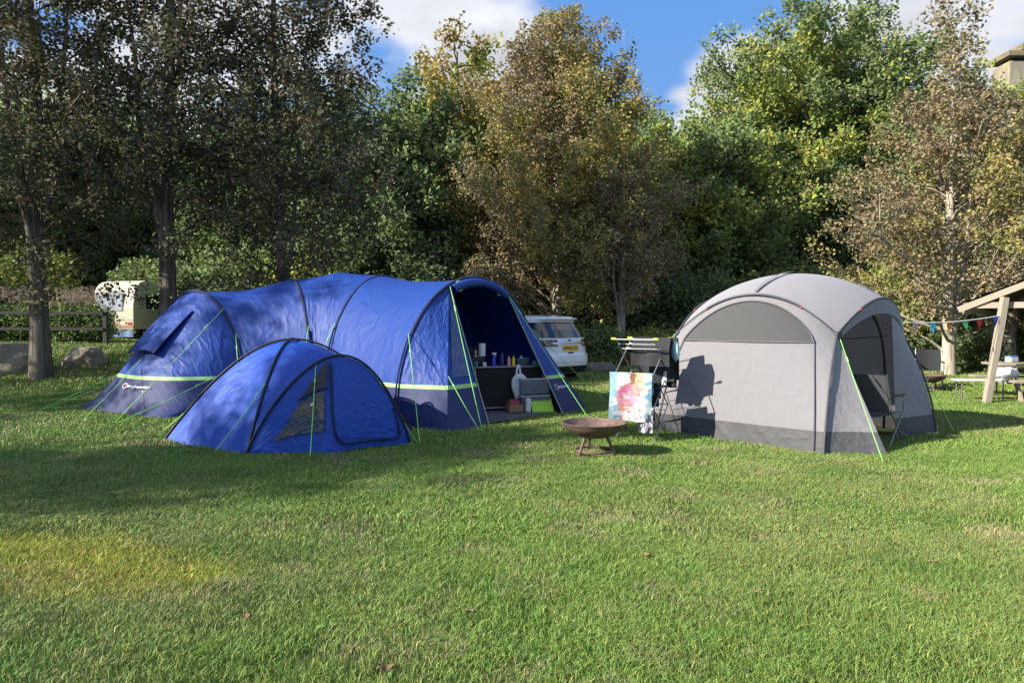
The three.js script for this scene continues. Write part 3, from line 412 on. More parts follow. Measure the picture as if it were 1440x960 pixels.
// ---------------------------------------------------------------- porch kitchen of the blue tent
{
  const a0 = V(-0.78, 0, -12.3), dir = V(0.95, 0, -0.31).normalize(), nrm = V(0.31, 0, 0.95), turn = Math.atan2(-dir.z, dir.x);     // along the front, towards the doorway
  const K = (s, y, n) => a0.clone().addScaledVector(dir, s).addScaledVector(nrm, n).setY(y);
  const fab = mat([0.010, 0.010, 0.012], 0.8), c = K(0.80, 0.04, -0.28);
  const T = thing('camp_kitchen', 'black fabric camping kitchen cupboard with slim worktop inside the tent porch', 'cupboard', [c.x, c.y, c.z], turn);
  part('cupboard', box(1.26, 0.72, 0.46, 0, 0.40, 0, 0.02), fab, T); part('worktop', box(1.36, 0.022, 0.52, 0, 0.775, 0, 0.006), mat([0.30, 0.31, 0.33], 0.35, { metalness: 0.5 }), T);
  part('shelf_rail', box(1.3, 0.022, 0.03, 0, 0.055, 0.25), mat([0.4, 0.4, 0.4], 0.4, { metalness: 0.8 }), T); part('emblem_ring', new THREE.TorusGeometry(0.034, 0.007, 6, 22).translate(0.22, 0.42, 0.237), mat([0.35, 0.36, 0.38], 0.5), T);
  for (const x of [-0.64, 0.64]) for (const z of [-0.2, 0.22]) part('leg', bar(V(x, -0.01, z), V(x, 0.76, z), 0.012, 6), steel, T);
  part('folded_leg', bar(V(0.60, 0.30, 0.27), V(0.70, 0.74, 0.25), 0.010, 6), mat([0.6, 0.6, 0.6], 0.4, { metalness: 0.6 }), T);
  const s = K(0.10, 0.04, -0.36); const St = thing('stove_stand', 'black camping stove with wind shield on a stand in the porch', 'stove', [s.x, s.y, s.z], turn);
  part('stand', box(0.52, 0.80, 0.44, 0, 0.41, 0, 0.02), fab, St); part('stove_body', box(0.54, 0.12, 0.40, 0, 0.88, 0, 0.02), black, St); part('wind_shield', [box(0.56, 0.18, 0.012, 0, 1.02, -0.2), box(0.012, 0.18, 0.3, -0.275, 1.02, -0.05)], mat([0.04, 0.045, 0.05], 0.4, { metalness: 0.6 }), St);
  for (const x of [-0.13, 0.13]) part('pan_support', new THREE.TorusGeometry(0.09, 0.008, 6, 20).rotateX(Math.PI / 2).translate(x, 0.955, 0), steel, St);
  const stand = (name, label, cat, s, y, n, prof, m, seg = 18) => { const p = K(s, y, n); const o = thing(name, label, cat, [p.x, p.y, p.z]); part('body', lathe(prof, seg), m, o); return o; };
  const top = 0.826;
  const cyl = (r, h, lip = 0.004) => [[0, 0], [r - lip, 0], [r, lip], [r, h - lip], [r - lip, h], [0.0001, h]];
  stand('paper_towel_roll', 'white kitchen paper roll standing above the stove', 'paper roll', 0.36, 1.0, -0.34, [[0.02, 0], [0.062, 0], [0.064, 0.004], [0.064, 0.225], [0.062, 0.23], [0.02, 0.23], [0.02, 0]], mat([0.80, 0.81, 0.84], 0.9));
  { const o = stand('spray_bottle', 'blue spray bottle with white trigger on the kitchen worktop', 'bottle', 0.52, top, -0.14, [[0, 0], [0.038, 0], [0.040, 0.01], [0.040, 0.13], [0.016, 0.18], [0.014, 0.20], [0.0001, 0.2]], mat([0.03, 0.05, 0.5], 0.25)); part('trigger_head', [box(0.075, 0.035, 0.028, 0.012, 0.225, 0, 0.006), box(0.012, 0.05, 0.015, 0.035, 0.195, 0)], white, o); }
  const sauce = [[0, 0], [0.030, 0], [0.032, 0.008], [0.032, 0.12], [0.022, 0.15], [0.010, 0.158], [0.006, 0.185], [0.0001, 0.187]];
  stand('sauce_bottle', 'pink squeezy sauce bottle beside the yellow one', 'bottle', 0.80, top, -0.12, sauce, mat([0.72, 0.30, 0.36], 0.4)); stand('sauce_bottle', 'yellow squeezy mustard bottle next to the plates', 'bottle', 0.89, top, -0.12, sauce, mat([0.78, 0.60, 0.02], 0.4));
  { const p = K(1.10, top, -0.18); const o = thing('plate_stack', 'stack of pale blue plates on the kitchen worktop', 'plates', [p.x, p.y, p.z]); for (let k = 0; k < 8; k++) part('plate', lathe([[0, 0.004], [0.06, 0.004], [0.105, 0.015], [0.107, 0.019], [0.06, 0.009], [0.0001, 0.008]], 24).translate(0.004 * Math.sin(k * 3), 0.0005 + k * 0.016, 0.004 * Math.cos(k * 5)), mat([0.42, 0.54, 0.66], 0.35), o); }
  stand('lidded_pot', 'small white tea pot lid behind the stack of plates', 'pot', 1.12, top, -0.36, [[0, 0], [0.06, 0], [0.075, 0.05], [0.07, 0.12], [0.02, 0.14], [0.018, 0.17], [0.0001, 0.175]], mat([0.6, 0.62, 0.66], 0.4));
  stand('blue_mug', 'teal mug at the stove end of the worktop', 'mug', 0.16, top + 0.0, -0.02, cyl(0.04, 0.09), mat([0.05, 0.22, 0.30], 0.4)); stand('white_mug', 'white mug standing on the worktop before the spray bottle', 'mug', 0.33, top, -0.08, cyl(0.036, 0.08), mat([0.7, 0.72, 0.75], 0.4));
  stand('water_bottle', 'dark blue water bottle between the spray bottle and the sauces', 'bottle', 0.69, top, -0.18, [[0, 0], [0.034, 0], [0.036, 0.01], [0.036, 0.17], [0.016, 0.21], [0.016, 0.24], [0.0001, 0.24]], mat([0.02, 0.05, 0.16], 0.3));
  stand('glass_jar', 'tall glass bottle on top of the stove stand', 'bottle', -0.08, 1.0, -0.34, [[0, 0], [0.03, 0], [0.032, 0.01], [0.032, 0.13], [0.012, 0.18], [0.012, 0.24], [0.0001, 0.24]], mat([0.25, 0.30, 0.33], 0.1)); stand('spice_jar', 'small steel spice jar beside the paper roll', 'jar', 0.24, 1.0, -0.36, cyl(0.03, 0.11), mat([0.5, 0.5, 0.52], 0.25, { metalness: 0.8 })); stand('spice_jar', 'dark spice jar between the glass bottle and the steel jar', 'jar', 0.10, 1.0, -0.34, cyl(0.034, 0.09), mat([0.10, 0.06, 0.04], 0.3));
  stand('teal_tub', 'teal plastic tub at the far end of the worktop', 'tub', 1.32, top, -0.2, cyl(0.055, 0.075), mat([0.08, 0.25, 0.32], 0.4));
  // carrier bag hung from the worktop
  { const p = K(0.92, 0.86, 0.035); const o = thing('carrier_bag', 'white plastic carrier bag hanging from the edge of the worktop', 'bag', [p.x, p.y, p.z], turn); const m = mat([0.74, 0.77, 0.82], 0.45, { transmission: 0.2 }); m.roughness = 0.9;
    part('bag_body', ripple(surf((a, b) => { const t = a * 2 * Math.PI, w = 0.05 + 0.085 * Math.sin(Math.PI * Math.pow(b, 0.7)) + 0.02 * Math.sin(3 * t); return V(Math.cos(t) * w, -0.16 - 0.44 * b, 0.05 + Math.sin(t) * w * 0.42); }, 30, 20), 0.05, wob(11, 2)), m, o); for (const x of [-0.045, 0.04]) part('bag_handle', surf((a, b) => V(x * (0.3 + 0.9 * b) + (a - 0.5) * 0.035, -0.24 * b, 0.03 + 0.02 * b), 3, 8), m, o); }
  // storage boxes, lime board, packets
  const boxM = mat([0.40, 0.46, 0.55], 0.15, { transmission: 0.75 });
  for (const [y, lab] of [[0.045, 'clear plastic storage box on the porch floor, lower of two'], [0.345, 'clear plastic storage box of food stacked on the lower one']]) { const p = K(1.17, y, 0.10); const o = thing('storage_box', lab, 'box', [p.x, p.y, p.z], turn, null); const w = 0.52, d = 0.36, h = 0.27;
    part('tub', [box(w, 0.008, d, 0, 0.006, 0), box(w, h, 0.006, 0, h / 2, d / 2), box(w, h, 0.006, 0, h / 2, -d / 2), box(0.006, h, d - 0.02, w / 2 - 0.003, h / 2, 0), box(0.006, h, d - 0.02, -w / 2 + 0.003, h / 2, 0)], boxM, o); part('rim', [box(w + 0.03, 0.02, 0.02, 0, h, d / 2), box(w + 0.03, 0.02, 0.02, 0, h, -d / 2), box(0.02, 0.02, d, w / 2 + 0.005, h + 0.001, 0), box(0.02, 0.02, d, -w / 2 - 0.005, h + 0.001, 0)], mat([0.45, 0.48, 0.55], 0.4), o);
    if (y > 0.2) { const R = rng(5); const cols = [[0.05, 0.2, 0.55], [0.6, 0.6, 0.62], [0.10, 0.3, 0.25], [0.5, 0.5, 0.3]]; cols.forEach((cc, i) => { const q = K(1.00 + 0.11 * i, y + 0.014, 0.07 + 0.06 * R()); const pk = thing('food_packet', ['blue food packet in the upper storage box', 'white food packet in the upper storage box', 'green food packet in the upper storage box', 'straw coloured food packet in the upper storage box'][i], 'packet', [q.x, q.y, q.z], turn + R() - 0.5); part('pack', box(0.085, 0.13 + 0.16 * R(), 0.05, 0, 0.10, 0, 0.012), mat(cc, 0.5), pk); part('pack_seam', box(0.085, 0.012, 0.01, 0, 0.2, 0), mat(cc, 0.4), pk); }); } }
  { const p = K(1.27, 0.05, 0.40); const o = thing('lime_board', 'lime green folding board leaning on the storage boxes', 'board', [p.x, p.y, p.z], turn); part('board', box(0.40, 0.30, 0.012, 0, 0.13, 0, 0.005).rotateX(-0.62), mat([0.36, 0.62, 0.03], 0.5), o); part('board_edge', box(0.40, 0.012, 0.016, 0, 0.0, 0).rotateX(-0.62), mat([0.25, 0.45, 0.03], 0.5), o); }
  { const p = K(0.80, 0.05, 0.20); const o = thing('food_crate', 'open carton of red and brown packets on the porch floor', 'carton', [p.x, p.y, p.z], turn); part('carton', [box(0.26, 0.13, 0.008, 0, 0.065, 0.11), box(0.26, 0.13, 0.008, 0, 0.065, -0.11), box(0.008, 0.13, 0.22, 0.126, 0.065, 0), box(0.008, 0.13, 0.22, -0.126, 0.065, 0), box(0.25, 0.008, 0.22, 0, 0.005, 0)], mat([0.30, 0.20, 0.12], 0.9), o); part('packet_heap', ripple(new THREE.SphereGeometry(0.12, 18, 12).scale(1, 0.55, 0.8).translate(0, 0.14, 0), 0.09, wob(16, 4)), mat([0.30, 0.05, 0.05], 0.45), o); }
  stand('white_canister', 'white canister on the porch floor under the storage boxes', 'canister', 1.00, 0.045, 0.36, cyl(0.05, 0.24, 0.01), mat([0.7, 0.72, 0.75], 0.5));
}

// ---------------------------------------------------------------- the white car behind the blue tent
{
  const T = thing('estate_car', 'white people carrier parked behind the blue tent, seen from its rear corner', 'car', [1.60, 0, -18.4], 0);
  T.rotation.y = Math.PI / 2 + 0.72; T.scale.setScalar(1.08);                  // local +x is the nose
  const paint = mat([0.66, 0.70, 0.76], 0.28, { clearcoat: 1, clearcoatRoughness: 0.06 }), glass = mat([0.010, 0.013, 0.018], 0.06, { clearcoat: 1, clearcoatRoughness: 0.02 }), trim = mat([0.018, 0.018, 0.02], 0.6);
  //            y     rear   front  half width
  const lev = [[0.24, 0.14, 4.62, 0.84], [0.40, 0.02, 4.74, 0.92], [0.55, 0.0, 4.78, 0.945], [0.68, 0.03, 4.77, 0.95], [0.74, 0.09, 4.72, 0.95], [0.92, 0.10, 4.55, 0.945], [1.02, 0.12, 4.2, 0.93], [1.08, 0.15, 3.55, 0.905], [1.30, 0.28, 3.1, 0.82], [1.50, 0.41, 2.65, 0.72], [1.56, 0.36, 2.5, 0.69], [1.61, 0.42, 2.3, 0.62], [1.645, 0.75, 2.0, 0.45], [1.66, 1.1, 1.75, 0.15]];
  const L = y => { let k = 0; while (k < lev.length - 2 && lev[k + 1][0] < y) k++; const t = clamp((y - lev[k][0]) / (lev[k + 1][0] - lev[k][0])); return lev[k].map((v, q) => v + (lev[k + 1][q] - v) * t); };
  const n = 4.4, ring = (a, y, off = 0) => { const [, r, f, w] = L(y), xc = (r + f) / 2, hl = (f - r) / 2, c = Math.cos(a), s = Math.sin(a); return V(xc + (hl + off) * Math.sign(c) * Math.pow(Math.abs(c), 2 / n), y, (w + off) * Math.sign(s) * Math.pow(Math.abs(s), 2 / n)); };
  const skin = (a0, a1, y0, y1, off, nu = 24, nv = 12) => surf((u, v) => ring(a0 + (a1 - a0) * u, y0 + (y1 - y0) * v, off), nu, nv);
  part('body', [surf((u, v) => { const q = v * (lev.length - 1), k = Math.min(lev.length - 2, Math.floor(q)); return ring(u * 2 * Math.PI, lev[k][0] + (lev[k + 1][0] - lev[k][0]) * (q - k)); }, 120, 52), ], paint, T);
  part('underbody', box(4.2, 0.06, 1.6, 2.4, 0.25, 0), trim, T);
  const P = Math.PI;
  part('rear_window', skin(P - 0.95, P + 0.95, 1.10, 1.48, 0.008, 30, 10), glass, T); part('rear_spoiler', skin(P - 0.8, P + 0.8, 1.53, 1.58, 0.05, 24, 4), paint, T); part('wiper', bar(V(0.19, 1.13, -0.05), V(0.27, 1.22, 0.38), 0.012, 6), trim, T);
  part('bumper_trim', skin(P - 1.25, P + 1.25, 0.25, 0.42, 0.012, 30, 5), trim, T);
  for (const s of [-1, 1]) { part('tail_light', skin(P + s * 0.17, P + s * 1.32, 0.90, 1.06, 0.014, 16, 6), mat([0.07, 0.008, 0.012], 0.12, { clearcoat: 1 }), T); part('side_window', skin(s * 0.42, s * (P - 0.62) , 1.11, 1.47, 0.006, 30, 8), glass, T); part('headlight', skin(s * 0.35, s * 0.9, 0.72, 0.88, 0.01, 10, 4), mat([0.6, 0.62, 0.65], 0.1), T); part('mirror', box(0.12, 0.14, 0.2, 3.3, 1.12, s * 1.0, 0.04), paint, T); }
  part('windscreen', skin(-0.36, 0.36, 1.11, 1.47, 0.006, 16, 8), glass, T); part('chrome_bar', skin(P - 0.34, P + 0.34, 0.955, 0.99, 0.014, 14, 2), mat([0.6, 0.6, 0.6], 0.2, { metalness: 1 }), T);
  part('badge', new THREE.SphereGeometry(0.05, 14, 8).scale(0.2, 0.45, 1).translate(0.118, 1.04, 0), mat([0.02, 0.04, 0.16], 0.3), T);
  const plate = canvasTex(256, 64, (c) => { c.fillStyle = '#e0b020'; c.fillRect(0, 0, 256, 64); c.fillStyle = '#14140f'; c.font = 'bold 50px sans-serif'; c.fillText('MM63 LXC', 8, 50); });
  part('number_plate', surf((u, v) => V(0.072, 0.795 + 0.115 * v, -0.26 + 0.52 * u), 2, 2), new THREE.MeshStandardMaterial({ map: plate, roughness: 0.5, side: THREE.DoubleSide }), T); part('tailgate_handle', box(0.03, 0.03, 0.16, 0.07, 0.74, 0, 0.008), trim, T);
  for (const x of [0.95, 3.75]) for (const s of [-1, 1]) { const w = part('wheel', new THREE.TorusGeometry(0.245, 0.09, 12, 30).translate(x, 0.325, s * 0.84), mat([0.015, 0.015, 0.015], 0.9), T); part('rim', [new THREE.CylinderGeometry(0.2, 0.2, 0.1, 24).rotateX(P / 2).translate(x, 0.325, s * 0.87)], mat([0.4, 0.4, 0.42], 0.3, { metalness: 0.8 }), w); part('wheel_arch', new THREE.TorusGeometry(0.37, 0.03, 8, 24, P).translate(x, 0.33, s * 0.935), trim, T); }
}

// ---------------------------------------------------------------- caravan, fence, boulders
{
  const c = at(160, 28.5), g0 = terrain(c.x, c.z);
  const T = thing('touring_caravan', 'old cream touring caravan parked behind the timber fence', 'caravan', [c.x, g0, c.z], -0.28);
  const cream = mat([0.58, 0.535, 0.42], 0.45, { bumpMap: rough, bumpScale: 0.004 }), W = 2.05;
  const side = new THREE.Shape(); side.moveTo(0, 0.45); side.lineTo(0.0, 1.25); side.quadraticCurveTo(0.02, 1.5, 0.07, 1.8); side.quadraticCurveTo(0.14, 2.28, 0.65, 2.36); side.lineTo(4.0, 2.36); side.quadraticCurveTo(4.6, 2.28, 4.8, 1.5); side.lineTo(4.9, 0.45); side.lineTo(0, 0.45);
  part('body', new THREE.ExtrudeGeometry(side, { depth: W - 0.08, bevelEnabled: true, bevelSize: 0.04, bevelThickness: 0.04, bevelSegments: 3, curveSegments: 10 }).rotateY(Math.PI / 2).translate(-W / 2 + 0.04, 0, 0), cream, T);   // rear faces +z, nose runs back
  part('rear_window', box(1.24, 0.68, 0.02, -0.16, 1.52, 0.055, 0.008).rotateX(0), mat([0.36, 0.40, 0.46], 0.08, { clearcoat: 1 }), T); part('window_frame', [box(1.28, 0.04, 0.03, -0.16, 1.87, 0.03), box(1.28, 0.04, 0.03, -0.16, 1.17, 0.05), box(0.04, 0.70, 0.03, -0.80, 1.52, 0.045), box(0.04, 0.70, 0.03, 0.48, 1.52, 0.045)], mat([0.28, 0.27, 0.26], 0.6), T);
  part('side_window', box(0.02, 0.6, 1.0, W / 2 + 0.003, 1.55, -1.1, 0.008), mat([0.03, 0.035, 0.04], 0.1), T); part('side_window', box(0.02, 0.6, 1.0, W / 2 + 0.003, 1.55, -3.2, 0.008), mat([0.03, 0.035, 0.04], 0.1), T);
  part('door', box(0.03, 1.6, 0.6, W / 2 + 0.004, 1.3, -2.15, 0.01), mat([0.6, 0.53, 0.37], 0.5), T);
  for (const s of [-1, 1]) part('rear_light', box(0.22, 0.10, 0.03, s * 0.83, 0.66, 0.05, 0.008), mat([0.6, 0.03, 0.02], 0.3), T); part('rear_band', box(2.0, 0.14, 0.02, 0, 0.52, 0.047), mat([0.30, 0.20, 0.11], 0.6), T); part('trim_strip', box(2.0, 0.03, 0.02, 0, 0.80, 0.047), mat([0.5, 0.42, 0.28], 0.5), T); part('roof_rail', box(1.9, 0.03, 0.02, 0, 1.98, 0.0), mat([0.4, 0.3, 0.2], 0.6), T);
  part('skirt_sheet', surf((a, b) => V(-0.95 + 1.9 * a, 0.45 - 0.34 * b, 0.0 + 0.03 * Math.sin(a * 22)), 30, 4), mat([0.12, 0.20, 0.36], 0.7), T);
  for (const s of [-1, 1]) part('wheel', new THREE.TorusGeometry(0.23, 0.08, 10, 24).rotateY(Math.PI / 2).translate(s * 0.9, 0.31, -2.5), mat([0.015, 0.015, 0.015], 0.9), T);
  part('drawbar', [bar(V(-0.5, 0.45, -4.8), V(0, 0.45, -6.0), 0.04, 6), bar(V(0.5, 0.45, -4.8), V(0, 0.45, -6.0), 0.04, 6)], mat([0.2, 0.2, 0.2], 0.5, { metalness: 0.6 }), T);
}
const oldWood = mat([0.055, 0.058, 0.052], 0.9, { bumpMap: rough, bumpScale: 0.01 });
{
  const T = thing('rail_fence', 'dark weathered two rail timber fence between the big tree and caravan', 'fence'), pts = [at(-250, 23.5), at(-60, 23.7), at(148, 24)].map(p => p.setY(terrain(p.x, p.z)));
  for (const p of pts) part('post', box(0.14, 1.22, 0.13, p.x, p.y + 0.52, p.z, 0.012), oldWood, T);
  for (let k = 0; k < 2; k++) for (const y of [0.56, 1.10]) part('rail', beam(pts[k].clone().add(V(0.03, y, 0.085)), pts[k + 1].clone().add(V(-0.03, y, 0.085)), 0.04, 0.10), oldWood, T);
}
const stoneTex = dataTex(512, (u, v) => { const n = tfbm(u, v, 4, 91, 6), l = tfbm(u, v, 12, 97, 4), m = l > 0.56 ? 1 : 0; return [0.34 + 0.3 * n + 0.1 * m, 0.32 + 0.29 * n + 0.1 * m, 0.27 + 0.26 * n + 0.04 * m]; });
const stone = mat([0.62, 0.58, 0.52], 0.95, { map: stoneTex, bumpMap: stoneTex, bumpScale: 0.05 });
function boulder(label, pos, size, seed, m = stone) { const g = new THREE.IcosahedronGeometry(1, 24), p = g.attributes.position; for (let i = 0; i < p.count; i++) { const d = V(p.getX(i), p.getY(i), p.getZ(i)).normalize(); const f = 0.72 + 0.5 * fbm(d.x * 1.3 + seed, d.y * 1.3 + seed, d.z * 1.3, 2) + 0.10 * (fbm(d.x * 5 + seed, d.y * 5, d.z * 5, 3) - 0.5); const q = d.multiplyScalar(f); q.y = Math.min(q.y, 0.72 + 0.05 * noise3(q.x * 4, seed, q.z * 4)); p.setXYZ(i, q.x * size[0], q.y * size[1], q.z * size[2]); } g.computeVertexNormals(); const o = thing('boulder', label, 'boulder', pos, 0); part('rock', g, m, o); return o; }
{ let p = at(118, 19.2); boulder('pale flat topped boulder on the grass right of the big trunk', [p.x, terrain(p.x, p.z) + 0.16, p.z], [0.55, 0.48, 0.42], 3.3); p = at(8, 18.0); boulder('large mossy boulder left of the big tree trunk', [p.x, terrain(p.x, p.z) + 0.25, p.z], [0.95, 0.68, 0.6], 8.1); p = at(846, 21.5); boulder('low dark boulder on the grass beside the white car', [p.x, terrain(p.x, p.z) + 0.05, p.z], [0.52, 0.36, 0.4], 5.7, mat([0.36, 0.34, 0.31], 0.95, { map: stoneTex, bumpMap: stoneTex, bumpScale: 0.05 })); }

// ---------------------------------------------------------------- open timber shelter with picnic table, bunting, house
const paleWood = mat([0.42, 0.36, 0.28], 0.85, { bumpMap: rough, bumpScale: 0.006, map: dataTex(256, (u, v) => 0.75 + 0.35 * tfbm(u * 0.12, v, 24, 7, 4)) });
{
  const T = thing('timber_shelter', 'open sided timber picnic shelter with gable roof on leaning post', 'shelter');
  const e = at(1345, 14.6), y = px => EYE + (450 - px) / FPX * 14.4;
  const A = V(9.18, 1.86, -14.5), B = V(11.0, 2.88, -13.1), A2 = V(12.85, 1.86, -11.7), bk = V(5.3, 0, -7.1);
  const edge = (a, b, w, h) => part('barge_board', beam(a, b, w, h), paleWood, T);
  edge(A, B, 0.05, 0.12); edge(B, A2, 0.05, 0.12);
  part('tie_beam', beam(V(9.28, 1.95, -14.50), V(12.75, 1.95, -11.86), 0.08, 0.12), paleWood, T);
  part('front_post', beam(V(9.42, -0.05, -13.95), V(9.75, 2.10, -13.95), 0.115, 0.115), paleWood, T); part('front_post', beam(V(12.4, -0.05, -12.0), V(12.3, 2.1, -12.2), 0.13, 0.13), paleWood, T); part('rear_post', beam(V(14.5, -0.05, -21.3), V(14.5, 1.9, -21.3), 0.13, 0.13), paleWood, T); part('rear_post', beam(V(17.9, -0.05, -18.8), V(17.9, 1.9, -18.8), 0.13, 0.13), paleWood, T);
  const roofW = mat([0.10, 0.085, 0.07], 0.9, { bumpMap: rough, bumpScale: 0.01 });
  for (const [p, q, nm] of [[A, B], [A2, B]]) for (let k = 0; k < 11; k++) { const a = p.clone().addScaledVector(bk, k / 11), b = q.clone().addScaledVector(bk, k / 11), a2 = p.clone().addScaledVector(bk, (k + 0.985) / 11), b2 = q.clone().addScaledVector(bk, (k + 0.985) / 11), h = 0.105 + 0.004 * (k % 2); const g = surf((u, v) => lerp3(lerp3(a, b, u), lerp3(a2, b2, u), v).add(V(0, h, 0)), 1, 1), g2 = surf((u, v) => lerp3(lerp3(a, b, u), lerp3(a2, b2, u), v).add(V(0, h - 0.03, 0)), 1, 1); part('roof_board', [g, g2], roofW, T); }
  part('rafter', beam(B.clone().add(V(0, -0.02, 0)), B.clone().add(bk).add(V(0, -0.02, 0)), 0.1, 0.14), paleWood, T); part('rafter', beam(A.clone().add(V(0.2, -0.0, -0.1)), A.clone().add(bk).add(V(0.2, 0.0, 0)), 0.08, 0.12), paleWood, T);
}
{
  const T = thing('picnic_table', 'weathered timber picnic table under the open shelter', 'picnic table', [10.95, 0, -14.6], -0.12);
  for (let k = 0; k < 5; k++) part('top_plank', box(1.9, 0.045, 0.135, 0, 0.74, -0.29 + k * 0.145, 0.006), paleWood, T);
  for (const s of [-1, 1]) { for (let k = 0; k < 2; k++) part('bench_plank', box(1.9, 0.045, 0.13, 0, 0.43, s * (0.66 + k * 0.14), 0.006), paleWood, T); for (const x of [-0.65, 0.65]) part('leg', beam(V(x, 0, s * 0.58), V(x, 0.72, s * 0.22), 0.05, 0.10), paleWood, T); }
  for (const x of [-0.65, 0.65]) { part('cross_beam', beam(V(x + 0.051, 0.38, -0.8), V(x + 0.051, 0.38, 0.8), 0.05, 0.10), paleWood, T); part('top_batten', beam(V(x + 0.051, 0.69, -0.33), V(x + 0.051, 0.69, 0.33), 0.05, 0.05), paleWood, T); }
  const bench = thing('white_bench', 'white folding bench standing at the foot of the shelter post', 'bench', [9.55, 0, -14.35], -0.06); part('bench_top', box(1.0, 0.04, 0.28, 0, 0.43, 0, 0.01), mat([0.72, 0.71, 0.68], 0.6), bench); for (const x of [-0.40, 0.40]) for (const z of [-0.1, 0.1]) part('leg', bar(V(x, 0, z), V(x, 0.42, z), 0.014, 6), mat([0.15, 0.15, 0.15], 0.5), bench);
  const p1 = thing('plastic_bag', 'crumpled white bag lying on the picnic bench', 'bag', [10.15, 0.455, -14.42]); part('bag_body', ripple(new THREE.SphereGeometry(0.2, 24, 16).scale(1.2, 0.6, 0.7).translate(0, 0.12, 0), 0.14, wob(8, 5)), mat([0.72, 0.73, 0.75], 0.6), p1); part('bag_knot', ripple(new THREE.SphereGeometry(0.04, 10, 8).translate(0.1, 0.24, 0), 0.05, wob(20, 5)), mat([0.72, 0.73, 0.75], 0.6), p1);
  const p2 = thing('cool_bag', 'small blue and white cool bag on the picnic table', 'bag', [10.55, 0.763, -14.85], 0.3); part('bag_body', box(0.22, 0.11, 0.16, 0, 0.055, 0, 0.03), mat([0.55, 0.6, 0.68], 0.6), p2); part('bag_lid', box(0.21, 0.025, 0.15, 0, 0.12, 0, 0.01), mat([0.10, 0.25, 0.5], 0.6), p2);
}
{ // bunting: a string and its flags
  const a = V(6.98, 1.62, -13.0), b = V(9.66, 1.74, -13.92), T = thing('bunting', 'string of coloured bunting flags between the grey shelter and timber shelter', 'bunting');
  const f = s => { const p = lerp3(a, b, s); p.y -= 0.07 * Math.sin(Math.PI * s); return p; }; part('bunting_pole', bar(V(6.97, 0, -13.0), V(6.97, 1.68, -13.0), 0.014, 8), steel, T); const pts = []; for (let k = 0; k <= 20; k++) pts.push(f(k / 20)); part('string', tube(pts, 0.009, 40, 5), white, T);
  const cols = [[0.75, 0.6, 0.03], [0.72, 0.42, 0.55], [0.03, 0.40, 0.65], [0.75, 0.22, 0.03], [0.05, 0.33, 0.12], [0.65, 0.04, 0.06], [0.04, 0.06, 0.45]], names = ['yellow', 'pink', 'sky blue', 'orange', 'green', 'red', 'dark blue'];
  cols.forEach((c, i) => { const s = [0.02, 0.19, 0.34, 0.49, 0.63, 0.77, 0.92][i], p = f(s), q = f(s + 0.062), tip = lerp3(p, q, 0.5).add(V(0.02 * Math.sin(i * 2), -0.22, 0.03 * Math.cos(i * 3))); const o = part('flag', surf((u, v) => { const e = lerp3(p, q, u).lerp(tip, v); e.z += 0.02 * Math.sin(6 * v + i) * v; return e; }, 4, 6), mat(c, 0.85), T); o.userData.label = names[i] + ' triangular flag'; });
}
{ // stone house among the trees; its chimney shows over them
  const T = thing('stone_house', 'stone house hidden by trees with a tall slab capped chimney', 'house', [25.3, 0.9, -36.5], 0.0);
  part('wall', [box(12, 6.5, 0.5, 5.6, 3.2, 3.6), box(12, 6.5, 0.5, 5.6, 3.2, -3.6), box(0.5, 6.5, 6.6, -0.15, 3.2, 0), box(0.5, 6.5, 6.6, 11.4, 3.2, 0)], stone, T);
  const roof = part('roof', [surf((u, v) => V(-0.6 + 12.4 * u, 6.4 + 3.6 * v, 4.2 - 4.2 * v), 2, 2), surf((u, v) => V(-0.6 + 12.4 * u, 6.4 + 3.6 * v, -4.2 + 4.2 * v), 2, 2)], mat([0.12, 0.12, 0.13], 0.8), T);
  part('gable', surf((u, v) => V(-0.15, 6.4 + 3.5 * v, (-3.6 + 7.2 * u) * (1 - v)), 4, 4), stone, T);
  part('chimney', [box(2.0, 5.6, 1.3, 0.75, 11.0, 0, 0.05)], stone, T); part('chimney_slab', box(2.35, 0.28, 1.65, 0.75, 14.12, 0, 0.03), mat([0.46, 0.40, 0.30], 0.95, { map: stoneTex }), roof); part('chimney_slab', box(1.4, 0.32, 1.1, 1.15, 14.55, 0, 0.03), mat([0.46, 0.40, 0.30], 0.95, { map: stoneTex }), roof); part('flue_block', box(1.6, 0.16, 1.0, 0.8, 13.9, 0), mat([0.03, 0.03, 0.03], 0.9), roof);
  for (const x of [2.5, 6, 9]) { const w = part('window', box(1.1, 1.4, 0.06, x, 4.6, 3.87), mat([0.03, 0.035, 0.04], 0.1), T); part('frame', box(1.25, 0.08, 0.10, x, 5.34, 3.88), white, w); }
  part('door', box(1.0, 2.1, 0.08, 4.2, 1.05, 3.88), mat([0.05, 0.09, 0.06], 0.5), T);
}
